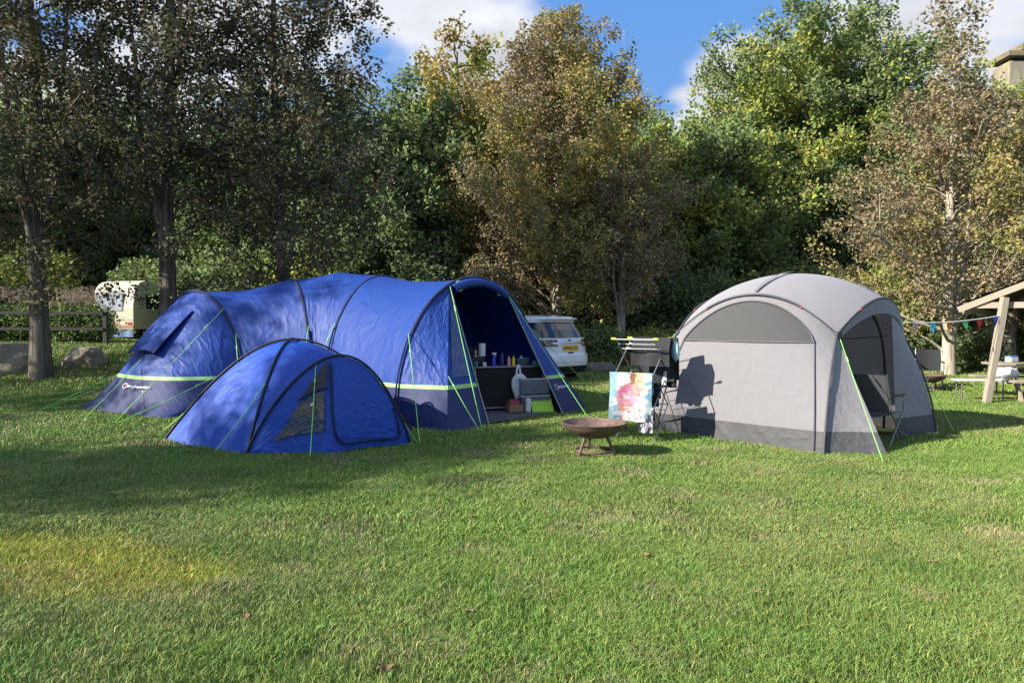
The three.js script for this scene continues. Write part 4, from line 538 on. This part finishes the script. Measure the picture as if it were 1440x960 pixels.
{ // fallen leaves that can be picked out on the lawn
  const R = rng(77), lm = [mat([0.20, 0.115, 0.06], 0.85), mat([0.30, 0.20, 0.11], 0.85), mat([0.12, 0.07, 0.045], 0.85)];
  const spots = [[838, 729, .06], [203, 708, .06], [110, 660, .05], [255, 625, .05], [480, 630, .05], [665, 735, .05], [660, 870, .05], [1070, 845, .06], [1305, 686, .06], [1310, 745, .06], [540, 955, .06], [912, 790, .05], [1320, 800, .05], [300, 622, .05], [90, 640, .05], [60, 655, .05], [170, 640, .05], [150, 700, .05], [420, 700, .04], [730, 700, .04], [1210, 812, .04], [1020, 700, .05], [340, 880, .04], [215, 730, .05], [262, 640, .05]];
  const geo = [0, 1, 2].map(k => surf((u, v) => { const w = Math.sin(Math.PI * Math.pow(v, 0.8)) * (0.42 + 0.08 * Math.sin(v * 20 + k)), x = (u - 0.5) * 2 * w; return V(x, 0.35 * x * x + 0.25 * (v - 0.5) ** 2 * (k + 1) + 0.08 * Math.sin(v * 7 + k), v - 0.5); }, 6, 8));
  spots.forEach(([px, py, s], i) => { const p = at(px, EYE * FPX / (py - 450)); const o = part('fallen_leaf', geo[i % 3], lm[Math.floor(R() * 3)]); o.position.set(p.x, terrain(p.x, p.z) + 0.035, p.z); o.rotation.set(R() * 0.6 - 0.3, R() * 6.3, R() * 0.6 - 0.3); o.scale.setScalar(s * 1.1 * (0.8 + 0.5 * R())); tag(o, 'curled brown fallen leaf lying on the open lawn', 'leaf', 'fallen leaves scattered over the lawn'); });
}

// ---------------------------------------------------------------- trees
let TOT = 0;
function sprigGeo(seed, leaves, rad, size, flat = 0.8) {          // a twig end: separate folded leaves spread through a small volume
  const R = rng(seed), pos = [], col = [], idx = [];
  for (let k = 0; k < leaves; k++) {
    const d = V(R() * 2 - 1, (R() * 2 - 1) * flat, R() * 2 - 1).multiplyScalar(rad), a = V(R() * 2 - 1, R() * 1.2 - 0.8, R() * 2 - 1).normalize(), n = V(R() * 2 - 1, R() * 2 - 0.4, R() * 2 - 1).normalize(), w = a.clone().cross(n).normalize(), s = size * (0.65 + 0.7 * R()), b = pos.length / 3;
    const tip = d.clone().addScaledVector(a, s), m = d.clone().addScaledVector(a, s * 0.45), up = n.clone().cross(w).normalize().multiplyScalar(0); const fold = w.clone().cross(a).multiplyScalar(s * 0.12 * (R() - 0.3));
    for (const p of [d, m.clone().addScaledVector(w, s * 0.36).add(fold), tip, m.clone().addScaledVector(w, -s * 0.36).add(fold)]) pos.push(p.x, p.y, p.z);
    const t = 0.70 + 0.6 * R(), y = R() - 0.5; for (let q = 0; q < 4; q++) col.push(t * (1 + 0.25 * y), t, t * (1 - 0.3 * y));
    idx.push(b, b + 1, b + 2, b, b + 2, b + 3);
  }
  const g = new THREE.BufferGeometry(); g.setAttribute('position', new THREE.Float32BufferAttribute(pos, 3)); g.setAttribute('color', new THREE.Float32BufferAttribute(col, 3)); g.setIndex(idx); g.computeVertexNormals(); return g;
}
const leafMat = mat([1, 1, 1], 0.95, { vertexColors: true, transmission: 0.30 });
const barkTex = dataTex(256, (u, v) => { const n = tfbm(u, v * 0.4, 10, 51, 5), l = tfbm(u * 0.5, v, 26, 57, 3) > 0.6 ? 0.55 : 1; const k = (0.45 + 0.75 * n) * l; return [k, k * 0.97, k * 0.9]; }, false, 1);
const barkPale = mat([0.60, 0.54, 0.45], 0.9, { map: barkTex, bumpMap: barkTex, bumpScale: 0.02 }), barkDark = mat([0.15, 0.13, 0.11], 0.95, { map: barkTex, bumpMap: barkTex, bumpScale: 0.05 });
const sprigs = { small: [1, 2].map(k => sprigGeo(k, 16, 0.21, 0.088)), mid: [3, 4].map(k => sprigGeo(k, 20, 0.34, 0.155)), big: [5, 6].map(k => sprigGeo(k, 22, 0.62, 0.23)) };
function instanced(name, geo, list, parent) {        // list of [position, scale, colour]
  const o = new THREE.InstancedMesh(geo, leafMat, list.length), m = new THREE.Matrix4(), q = new THREE.Quaternion(), R = rng(list.length + 7), e = new THREE.Euler();
  list.forEach(([p, s, c], i) => { q.setFromEuler(e.set(R() * 0.9 - 0.45, R() * 6.283, R() * 0.9 - 0.45)); m.compose(p, q, V(s, s, s)); o.setMatrixAt(i, m); o.setColorAt(i, new THREE.Color().setRGB(...c)); });
  o.name = name; o.userData.kind = 'stuff'; o.castShadow = o.receiveShadow = true; parent.add(o); return o;
}
function limb(pts, r0, r1, seg) {                     // tapered tube through points
  const c = new THREE.CatmullRomCurve3(pts), n = Math.max(2, (pts.length - 1) * 2), g = new THREE.TubeGeometry(c, n, 1, seg), P = g.attributes.position, k = seg + 1;
  for (let i = 0; i <= n; i++) { const o = c.getPointAt(i / n), r = r0 + (r1 - r0) * i / n; for (let j = 0; j < k; j++) { const q = i * k + j; P.setXYZ(q, o.x + (P.getX(q) - o.x) * r, o.y + (P.getY(q) - o.y) * r, o.z + (P.getZ(q) - o.z) * r); } } g.computeVertexNormals(); return g;
}
const pick = (R, cols) => { const c = cols[Math.min(cols.length - 1, Math.floor(R() * cols.length))], s = 1.5 + 1.0 * R(); return c.map(v => v * s); };
/* o: H height, r trunk radius, stems, spread of the crown at fraction h (function), rise (how steeply limbs climb), kind of sprig, count, colours, bark, bare (fraction of trunk without limbs) */
function tree(name, label, pos, o, group) {
  const R = rng(o.seed), T = thing(name, label, 'tree', [pos.x, terrain(pos.x, pos.z), pos.z], R() * 6.28, group), trunkG = [], limbG = [], leaves = [];
  const stems = [];
  for (let k = 0; k < o.stems; k++) {
    const a = k * 2.4 + R() * 0.8, fork = o.H * (o.fork ?? 0.12), top = o.H * (k ? 0.72 + 0.22 * R() : 1), pts = [V(0, k ? fork * (0.5 + 0.5 * R()) : -0.15, 0)], lean = k ? o.H * 0.065 : 0.25;
    const n = 7; for (let i = 1; i <= n; i++) { const t = i / n, y = pts[0].y + (top - pts[0].y) * t; pts.push(V(Math.cos(a) * lean * Math.pow(t, 0.8) + (R() - 0.5) * 0.10 * o.H * 0.12, y, Math.sin(a) * lean * Math.pow(t, 0.8) + (R() - 0.5) * 0.10 * o.H * 0.12)); }
    const r = o.r * (k ? 0.42 : 1); const g = limb(pts, r, r * 0.10, 10); if (!k) { const P = g.attributes.position; for (let i = 0; i < P.count; i++) { const y = P.getY(i), f = 1 + 0.28 * Math.exp(-Math.max(0, y) / (o.r * 1.4)) + 0.10 * (noise3(P.getX(i) * 9, y * 0.8, P.getZ(i) * 9) - 0.5); P.setX(i, P.getX(i) * f); P.setZ(i, P.getZ(i) * f); } g.computeVertexNormals(); } trunkG.push(g); stems.push({ c: new THREE.CatmullRomCurve3(pts), r, y0: pts[0].y, top });
  }
  const put = p => { const n = noise3(p.x * 0.5 + o.seed, p.y * 0.5, p.z * 0.5); leaves.push([p, 0.75 + 0.55 * R(), (n > 0.56 && o.alt ? pick(R, o.alt) : pick(R, o.cols))]); };
  const nb = o.branches; let ga = R() * 6;
  for (let b = 0; b < nb; b++) {
    const st = stems[Math.floor(R() * stems.length)], t = (o.bare + (1 - o.bare) * Math.pow((b + R()) / nb, 0.9)), tt = clamp((t * o.H - st.y0) / (st.top - st.y0)); if (tt > 0.98 || tt <= 0) continue;
    const p0 = st.c.getPointAt(tt), len = o.spread(p0.y / o.H) * (0.65 + 0.5 * R()); if (len < 0.15) continue; ga += 2.399 + (R() - 0.5) * 0.7; const rise = o.rise * (0.8 + 0.4 * R());
    const dir = V(Math.cos(ga), rise, Math.sin(ga)), pts = [p0]; const L = len / Math.max(1, Math.hypot(1, rise) * 0.75); for (let i = 1; i <= 4; i++) pts.push(p0.clone().addScaledVector(dir, L * i / 4).add(V((R() - 0.5) * 0.14 * L, (R() - 0.5) * 0.12 * L + (o.droop || 0) * (i / 4) ** 2 * L, (R() - 0.5) * 0.14 * L)));
    const r = Math.max(0.010, Math.min(st.r * 0.30 * (1 - tt * 0.6), len * (o.thin ?? 0.022))); limbG.push(limb(pts, r, r * 0.25, 5)); const c = new THREE.CatmullRomCurve3(pts);
    const nt = Math.max(3, Math.round(o.twigs * len / 2.5)); for (let k = 0; k < nt; k++) { const q = c.getPointAt((o.hollow ?? 0.25) + (1 - (o.hollow ?? 0.25)) * (k + R()) / nt), tl = (0.25 + 0.5 * R()) * Math.min(1.3, 0.35 + len * 0.28), td = V(R() * 2 - 1 + dir.x * 0.6, R() * 1.1 - 0.1 + rise * 0.2, R() * 2 - 1 + dir.z * 0.6).normalize(), e = q.clone().addScaledVector(td, tl); limbG.push(limb([q, q.clone().lerp(e, 0.5).add(V(0, 0.03, 0)), e], r * 0.35 + 0.003, 0.003, 3)); for (let m = 0; m < o.per; m++) put(q.clone().lerp(e, 0.3 + 0.8 * R()).add(V((R() - 0.5) * o.puff, (R() - 0.5) * o.puff, (R() - 0.5) * o.puff))); }
  }
  part('trunk', trunkG, o.bark, T); if (limbG.length) part('limbs', limbG, o.bark, T); const half = [[], []]; leaves.forEach((l, i) => half[i & 1].push(l)); const sg = sprigs[o.kind];
  const crown = instanced("crown", sg[0], leaves, T); TOT += leaves.length; T.userData.leaves = undefined; delete T.userData.leaves; return T;
}
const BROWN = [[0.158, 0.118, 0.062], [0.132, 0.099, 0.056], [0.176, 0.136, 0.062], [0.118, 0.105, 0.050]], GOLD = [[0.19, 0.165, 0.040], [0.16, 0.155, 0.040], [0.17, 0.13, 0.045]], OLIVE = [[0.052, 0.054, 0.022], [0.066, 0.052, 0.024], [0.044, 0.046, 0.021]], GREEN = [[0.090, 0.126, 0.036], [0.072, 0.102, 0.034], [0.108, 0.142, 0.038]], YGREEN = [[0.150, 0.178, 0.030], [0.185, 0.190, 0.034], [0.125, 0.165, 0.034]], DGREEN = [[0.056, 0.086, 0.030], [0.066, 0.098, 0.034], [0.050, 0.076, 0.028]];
const poplarShape = (w, low) => h => w * Math.pow(clamp((h - low) / 0.14, 0.25, 1), 0.7) * Math.pow(clamp(1.02 - h), 0.8) * 1.2;
const roundShape = w => h => w * Math.pow(Math.max(0.02, 1 - Math.pow(Math.abs(h - 0.52) / 0.56, 2.3)), 0.6);
// dark poplars on the left
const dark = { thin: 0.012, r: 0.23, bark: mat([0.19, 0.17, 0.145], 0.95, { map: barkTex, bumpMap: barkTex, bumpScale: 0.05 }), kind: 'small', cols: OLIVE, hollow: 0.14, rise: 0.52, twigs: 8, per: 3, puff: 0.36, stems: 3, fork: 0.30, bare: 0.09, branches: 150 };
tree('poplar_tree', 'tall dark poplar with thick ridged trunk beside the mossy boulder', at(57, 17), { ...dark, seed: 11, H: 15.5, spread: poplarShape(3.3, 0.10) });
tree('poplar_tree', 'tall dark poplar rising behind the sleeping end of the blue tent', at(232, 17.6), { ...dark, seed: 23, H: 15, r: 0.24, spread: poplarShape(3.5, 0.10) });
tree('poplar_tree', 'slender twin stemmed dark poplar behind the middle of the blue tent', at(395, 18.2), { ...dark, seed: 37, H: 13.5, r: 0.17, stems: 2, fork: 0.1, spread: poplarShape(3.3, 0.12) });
// browning poplars in the middle and right
const brown = { hollow: 0.36, r: 0.20, bark: barkPale, kind: 'small', cols: BROWN, alt: GOLD, rise: 0.68, twigs: 11, per: 3, puff: 0.3, stems: 3, fork: 0.10, bare: 0.05, branches: 190 };
tree('poplar_tree', 'browning poplar with pale twin stems behind the white car', at(783, 26.2), { ...brown, seed: 41, H: 12.6, branches: 270, per: 4, spread: h => 5.0 * Math.pow(clamp(1.02 - h), 0.75) * clamp(0.6 + h * 2.2, 0, 1) });
tree('poplar_tree', 'small browning poplar with pale trunk behind the drying rack', at(872, 24.4), { ...brown, seed: 43, H: 9.0, r: 0.15, stems: 2, branches: 100, bare: 0.14, spread: poplarShape(2.3, 0.12) });
tree('poplar_tree', 'browning poplar with a leafy spire behind the bunting', at(1336, 20.5), { ...brown, seed: 47, H: 10.4, r: 0.19, per: 2, spread: h => h > 0.80 ? 0.6 : 3.3 * Math.pow(clamp(0.98 - h), 0.9) * 1.25 * clamp(0.5 + h * 3, 0, 1) });
tree('poplar_tree', 'browning poplar behind the timber shelter roof', at(1515, 23), { ...brown, seed: 53, H: 7.6, per: 2, spread: poplarShape(3.2, 0.1) });
// green wood behind
const green = { r: 0.30, bark: barkDark, kind: 'mid', cols: GREEN, alt: YGREEN, rise: 0.45, twigs: 8, per: 3, puff: 0.7, stems: 2, fork: 0.2, bare: 0.10, branches: 100 };
tree('broadleaf_tree', 'great green broadleaf tree with yellowing top behind the grey shelter', at(1150, 35), { ...green, seed: 61, H: 15.2, branches: 190, r: 0.4, spread: roundShape(5.6) });
tree('broadleaf_tree', 'bright yellow green tree to the left of the great green tree', at(1000, 30.5), { ...green, seed: 67, H: 8.6, cols: YGREEN, alt: GREEN, spread: roundShape(3.2) });
tree('broadleaf_tree', 'tall yellow green tree between the dark poplars and brown poplar', at(645, 30), { ...green, seed: 71, H: 12.6, cols: YGREEN, alt: [[0.19, 0.13, 0.03], [0.15, 0.13, 0.03]], kind: 'mid', spread: roundShape(3.0) });
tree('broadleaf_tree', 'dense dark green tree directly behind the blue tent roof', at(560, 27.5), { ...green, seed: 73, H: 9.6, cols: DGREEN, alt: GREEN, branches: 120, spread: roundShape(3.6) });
tree('broadleaf_tree', 'green tree filling the gap behind the pale stemmed poplar', at(850, 34), { ...green, seed: 79, H: 10.5, cols: GREEN, alt: YGREEN, spread: roundShape(4.2) });
tree('broadleaf_tree', 'green tree behind the spired poplar by the bunting', at(1320, 31), { ...green, seed: 83, H: 9.6, cols: GREEN, alt: DGREEN, spread: roundShape(4.0) });
tree('broadleaf_tree', 'green tree standing before the stone house', at(1425, 32), { ...green, seed: 89, H: 11.0, cols: GREEN, alt: YGREEN, spread: roundShape(3.6) });
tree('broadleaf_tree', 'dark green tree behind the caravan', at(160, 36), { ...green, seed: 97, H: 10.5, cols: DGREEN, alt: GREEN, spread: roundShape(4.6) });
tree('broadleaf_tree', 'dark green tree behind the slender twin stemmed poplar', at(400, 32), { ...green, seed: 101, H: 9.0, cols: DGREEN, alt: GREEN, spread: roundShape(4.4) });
tree('broadleaf_tree', 'green tree behind the big left trunk, beyond the fence', at(-20, 33), { ...green, seed: 103, H: 9.5, cols: GREEN, alt: DGREEN, spread: roundShape(4.6) });
// wooded slope far behind
{
  const far = { ...green, kind: 'big', branches: 70, twigs: 5, per: 2, puff: 1.4, bare: 0.12, r: 0.3 };
  const src = [tree('hill_tree', 'distant green tree on the wooded slope', at(965, 74), { ...far, seed: 107, H: 12, spread: roundShape(5.2) }, 'trees on the slope behind the campsite'), tree('hill_tree', 'distant yellowing tree on the wooded slope', at(560, 66), { ...far, seed: 109, H: 11, cols: YGREEN, spread: roundShape(4.8) }, 'yellowing trees on the slope behind the campsite')];
  const R = rng(313), put = (px, d, k) => { const p = at(px, d), c = src[k].clone(); c.name = numbered('hill_tree'); c.position.set(p.x, terrain(p.x, p.z) - 0.2, p.z); c.rotation.y = R() * 6; c.scale.setScalar(0.8 + 0.35 * R()); c.userData = { ...src[k].userData }; scene.add(c); };
  for (let px = -60; px < 1560; px += 62) put(px + R() * 40, 44 + R() * 6, R() < 0.3 ? 1 : 0);
  for (let px = -40; px < 1540; px += 74) put(px + R() * 40, 58 + R() * 10, R() < 0.25 ? 1 : 0);
  for (let px = -40; px < 1540; px += 80) put(px + R() * 40, 80 + R() * 12, R() < 0.2 ? 1 : 0);
}
// trees out of frame on the left whose shade falls over the pitch
const shadeTree = (label, x, z, H, w, n, seed, more = {}) => tree('poplar_tree', label, V(x, 0, z), { ...dark, seed, H, r: 0.24, stems: 2, per: 3, branches: n, ...more, spread: poplarShape(w, 0.15) });
shadeTree('poplar at the left edge of the pitch shading the lawn', -17.5, -1.7, 12.4, 3.2, 260, 201);
shadeTree('short poplar at the left edge of the pitch beside the guy lines', -18.2, -7.7, 6.0, 2.2, 130, 203);
shadeTree('thin poplar at the left edge of the pitch shading the sleeping end', -19.5, -9.4, 14.5, 3.4, 95, 205, { twigs: 3.2, per: 9, puff: 0.5 });
shadeTree('tall poplar left of the fence shading the dark poplars', -20.5, -14.6, 15, 3.2, 110, 207);

// bare topped trunk behind the shelter
{ const p = at(1414, 24.2), T = thing('topped_trunk', 'bare pale trunk cut off behind the shelter post', 'trunk', [p.x, 0, p.z]); part('trunk', limb([V(0, -0.1, 0), V(-0.05, 1.0, 0.03), V(0.08, 2.0, 0), V(0.12, 2.85, 0.02)], 0.36, 0.28, 14), barkPale, T); part('cut_face', new THREE.CircleGeometry(0.28, 16).rotateX(-Math.PI / 2).translate(0.12, 2.855, 0.02), mat([0.4, 0.33, 0.22], 0.9), T); for (const [y, a, l] of [[1.2, 2.6, 0.7], [0.9, 0.4, 0.5], [1.8, 3.4, 0.8]]) part('side_shoot', limb([V(0, y, 0), V(Math.cos(a) * l * 0.6, y + l * 0.5, Math.sin(a) * l * 0.4), V(Math.cos(a) * l * 0.8, y + l * 1.2, Math.sin(a) * l * 0.5)], 0.035, 0.012, 6), barkPale, T); }

// ---------------------------------------------------------------- shrubs of the hedge line
function shrub(name, label, pos, rx, ry, n, kind, cols, seed, group) {
  const R = rng(seed), T = thing(name, label, 'shrub', [pos.x, terrain(pos.x, pos.z), pos.z], 0, group), list = [], st = [];
  for (let k = 0; k < 7; k++) { const a = R() * 6.28, l = rx * 0.6 * R(); st.push(limb([V(0, -0.1, 0), V(Math.cos(a) * l * 0.5, ry * 0.6, Math.sin(a) * l * 0.5), V(Math.cos(a) * l, ry * (1.2 + 0.5 * R()), Math.sin(a) * l)], 0.035, 0.008, 5)); }
  for (let k = 0; k < n; k++) { const d = V(R() * 2 - 1, R() * 2 - 1, R() * 2 - 1).normalize(), lob = 0.75 + 0.5 * fbm(d.x * 1.7 + seed, d.y * 1.7, d.z * 1.7, 3), q = Math.pow(R(), 0.45) * lob; list.push([V(d.x * rx * q, ry + d.y * ry * q, d.z * rx * 0.8 * q), 0.75 + 0.5 * R(), pick(R, cols)]); }
  part('stems', st, barkDark, T); instanced('foliage', sprigs[kind][seed & 1], list, T); return T;
}
{
  const L = [[-40, 29], [40, 30], [215, 31], [300, 29], [360, 26.5], [440, 26], [520, 27], [600, 25.5], [655, 27], [710, 28.5], [830, 27.5], [925, 27], [985, 27.5], [1045, 28], [1110, 29], [1175, 28], [1235, 27], [1290, 26.5], [1375, 25.5], [1440, 26.5]];
  const place = ['left of the fence', 'behind the fence', 'behind the caravan roof', 'behind the sleeping end', 'behind the slender poplar', 'behind the blue tent middle', 'behind the blue tent ridge', 'behind the porch roof', 'right of the porch beam', 'behind the car roof', 'behind the low boulder', 'behind the drying rack', 'left of the grey shelter', 'behind the left shoulder of the grey shelter', 'behind the grey shelter crown', 'behind the right shoulder of the grey shelter', 'behind the grey shelter doorway', 'behind the bunting start', 'between the bunting and shelter post', 'behind the picnic table'];
  L.forEach(([px, d], i) => { const y = [GREEN, DGREEN, GREEN, YGREEN][(i * 7) % 4]; shrub('hedge_shrub', `leafy ${y === DGREEN ? 'dark green' : y === YGREEN ? 'yellow green' : 'mid green'} shrub ${place[i]}`, at(px, d), 2.1, 1.55 + 0.5 * ((i * 37) % 10) / 10, 430, 'mid', y, 400 + i, 'shrubs along the edge of the wood'); });
  for (const [px, d, rx, ry, lab, c] of [[835, 23.6, 0.95, 0.75, 'low green bush above the dark boulder', GREEN], [915, 24.2, 1.3, 0.7, 'low yellow green bush behind the drying rack top', YGREEN], [1290, 22, 1.0, 0.55, 'low dark bush at the foot of the spired poplar', DGREEN], [1365, 21.5, 0.9, 0.6, 'low green bush behind the shelter post', GREEN], [1250, 22.5, 1.0, 0.6, 'low green bush right of the grey shelter', GREEN]]) shrub('low_bush', lab, at(px, d), rx, ry, 420, 'small', c, 500 + px, null);
  // flowering willowherb gone to seed behind the fence
  const pink = [[0.20, 0.145, 0.12], [0.17, 0.12, 0.10], [0.22, 0.17, 0.135]];
  [[-20, 25.3, 'pinkish seeding willowherb clump left of the big trunk'], [40, 25.6, 'pinkish seeding willowherb clump behind the big trunk'], [88, 25.2, 'pinkish seeding willowherb clump right of the big trunk'], [128, 25.4, 'pinkish seeding willowherb clump beside the caravan']].forEach(([px, d, lab], i) => {
    const p = at(px, d), T = shrub('willowherb_clump', lab, p, 0.85, 0.72, 520, 'small', GREEN, 610 + i, 'willowherb behind the fence'), R = rng(620 + i), list = [];
    for (let k = 0; k < 60; k++) { const a = R() * 6.28, r = 0.8 * Math.sqrt(R()), h = 1.35 + 0.4 * R(); for (let m = 0; m < 3; m++) list.push([V(Math.cos(a) * r, h + 0.14 * m, Math.sin(a) * r * 0.8), 0.42 - 0.08 * m, pick(R, pink)]); }
    instanced('seed_heads', sprigs.small[0], list, T);
  });
}

// ---------------------------------------------------------------- grass over the ground, thinning with distance
{
  const inPoly = (poly, x, z) => { let c = false; for (let i = 0, j = poly.length - 1; i < poly.length; j = i++) { const [xi, zi] = poly[i], [xj, zj] = poly[j]; if ((zi > z) !== (zj > z) && x < (xj - xi) * (z - zi) / (zj - zi) + xi) c = !c; } return c; };
  const free = (x, z) => !noGrass.some(n => inPoly(n.poly, x, z)) && inBare(x, z) < 0.5;
  const bands = [[-2.6, -5.2, 72, 0.19, 330, 0.018, 0.046, 0.0042], [-5.2, -9, 42, 0.24, 340, 0.02, 0.046, 0.0058], [-9, -16, 17, 0.36, 330, 0.02, 0.052, 0.0095], [-16, -30, 5, 0.60, 300, 0.03, 0.08, 0.017]];
  bands.forEach(([z0, z1, dens, rad, blades, h0, h1, w], bi) => {
    const R = rng(900 + bi), geos = [tuftGeo(800 + bi, blades, rad, h0, h1, w), tuftGeo(820 + bi, blades, rad, h0, h1, w), tuftGeo(840 + bi, blades, rad * 0.8, h0 * 1.2, h1 * 1.35, w)], lists = [[], [], []];
    const wid = -z1 * 0.80 + 0.8, area = (z0 - z1) * wid * 2, n = Math.round(area * dens);
    for (let k = 0; k < n; k++) { const z = z0 + (z1 - z0) * R(), x = (R() * 2 - 1) * wid; if (Math.abs(x) > -z * 0.80 + 0.8 || !free(x, z)) continue; const pick3 = R(), s = 0.75 + 0.5 * R(); lists[pick3 < 0.42 ? 0 : pick3 < 0.84 ? 1 : 2].push([x, z, s, grassColor(x, z, R)]); }
    lists.forEach((l, q) => { const o = new THREE.InstancedMesh(geos[q], grassMat, l.length), m = new THREE.Matrix4(), qt = new THREE.Quaternion(), up = V(0, 1, 0); l.forEach(([x, z, s, c], i) => { qt.setFromAxisAngle(up, R() * 6.283); m.compose(V(x, terrain(x, z), z), qt, V(s, s * (0.85 + 0.4 * noise3(x * 1.5, 6, z * 1.5)), s)); o.setMatrixAt(i, m); o.setColorAt(i, rgb(...c)); }); o.name = numbered('grass'); tag(o, ['short lawn grass in the foreground', 'short lawn grass before the tents', 'short lawn grass round the tents', 'longer grass along the back of the pitch'][bi], 'grass', null, 'stuff'); o.castShadow = o.receiveShadow = true; scene.add(o); });
  });
}

renderer.render(scene, camera);
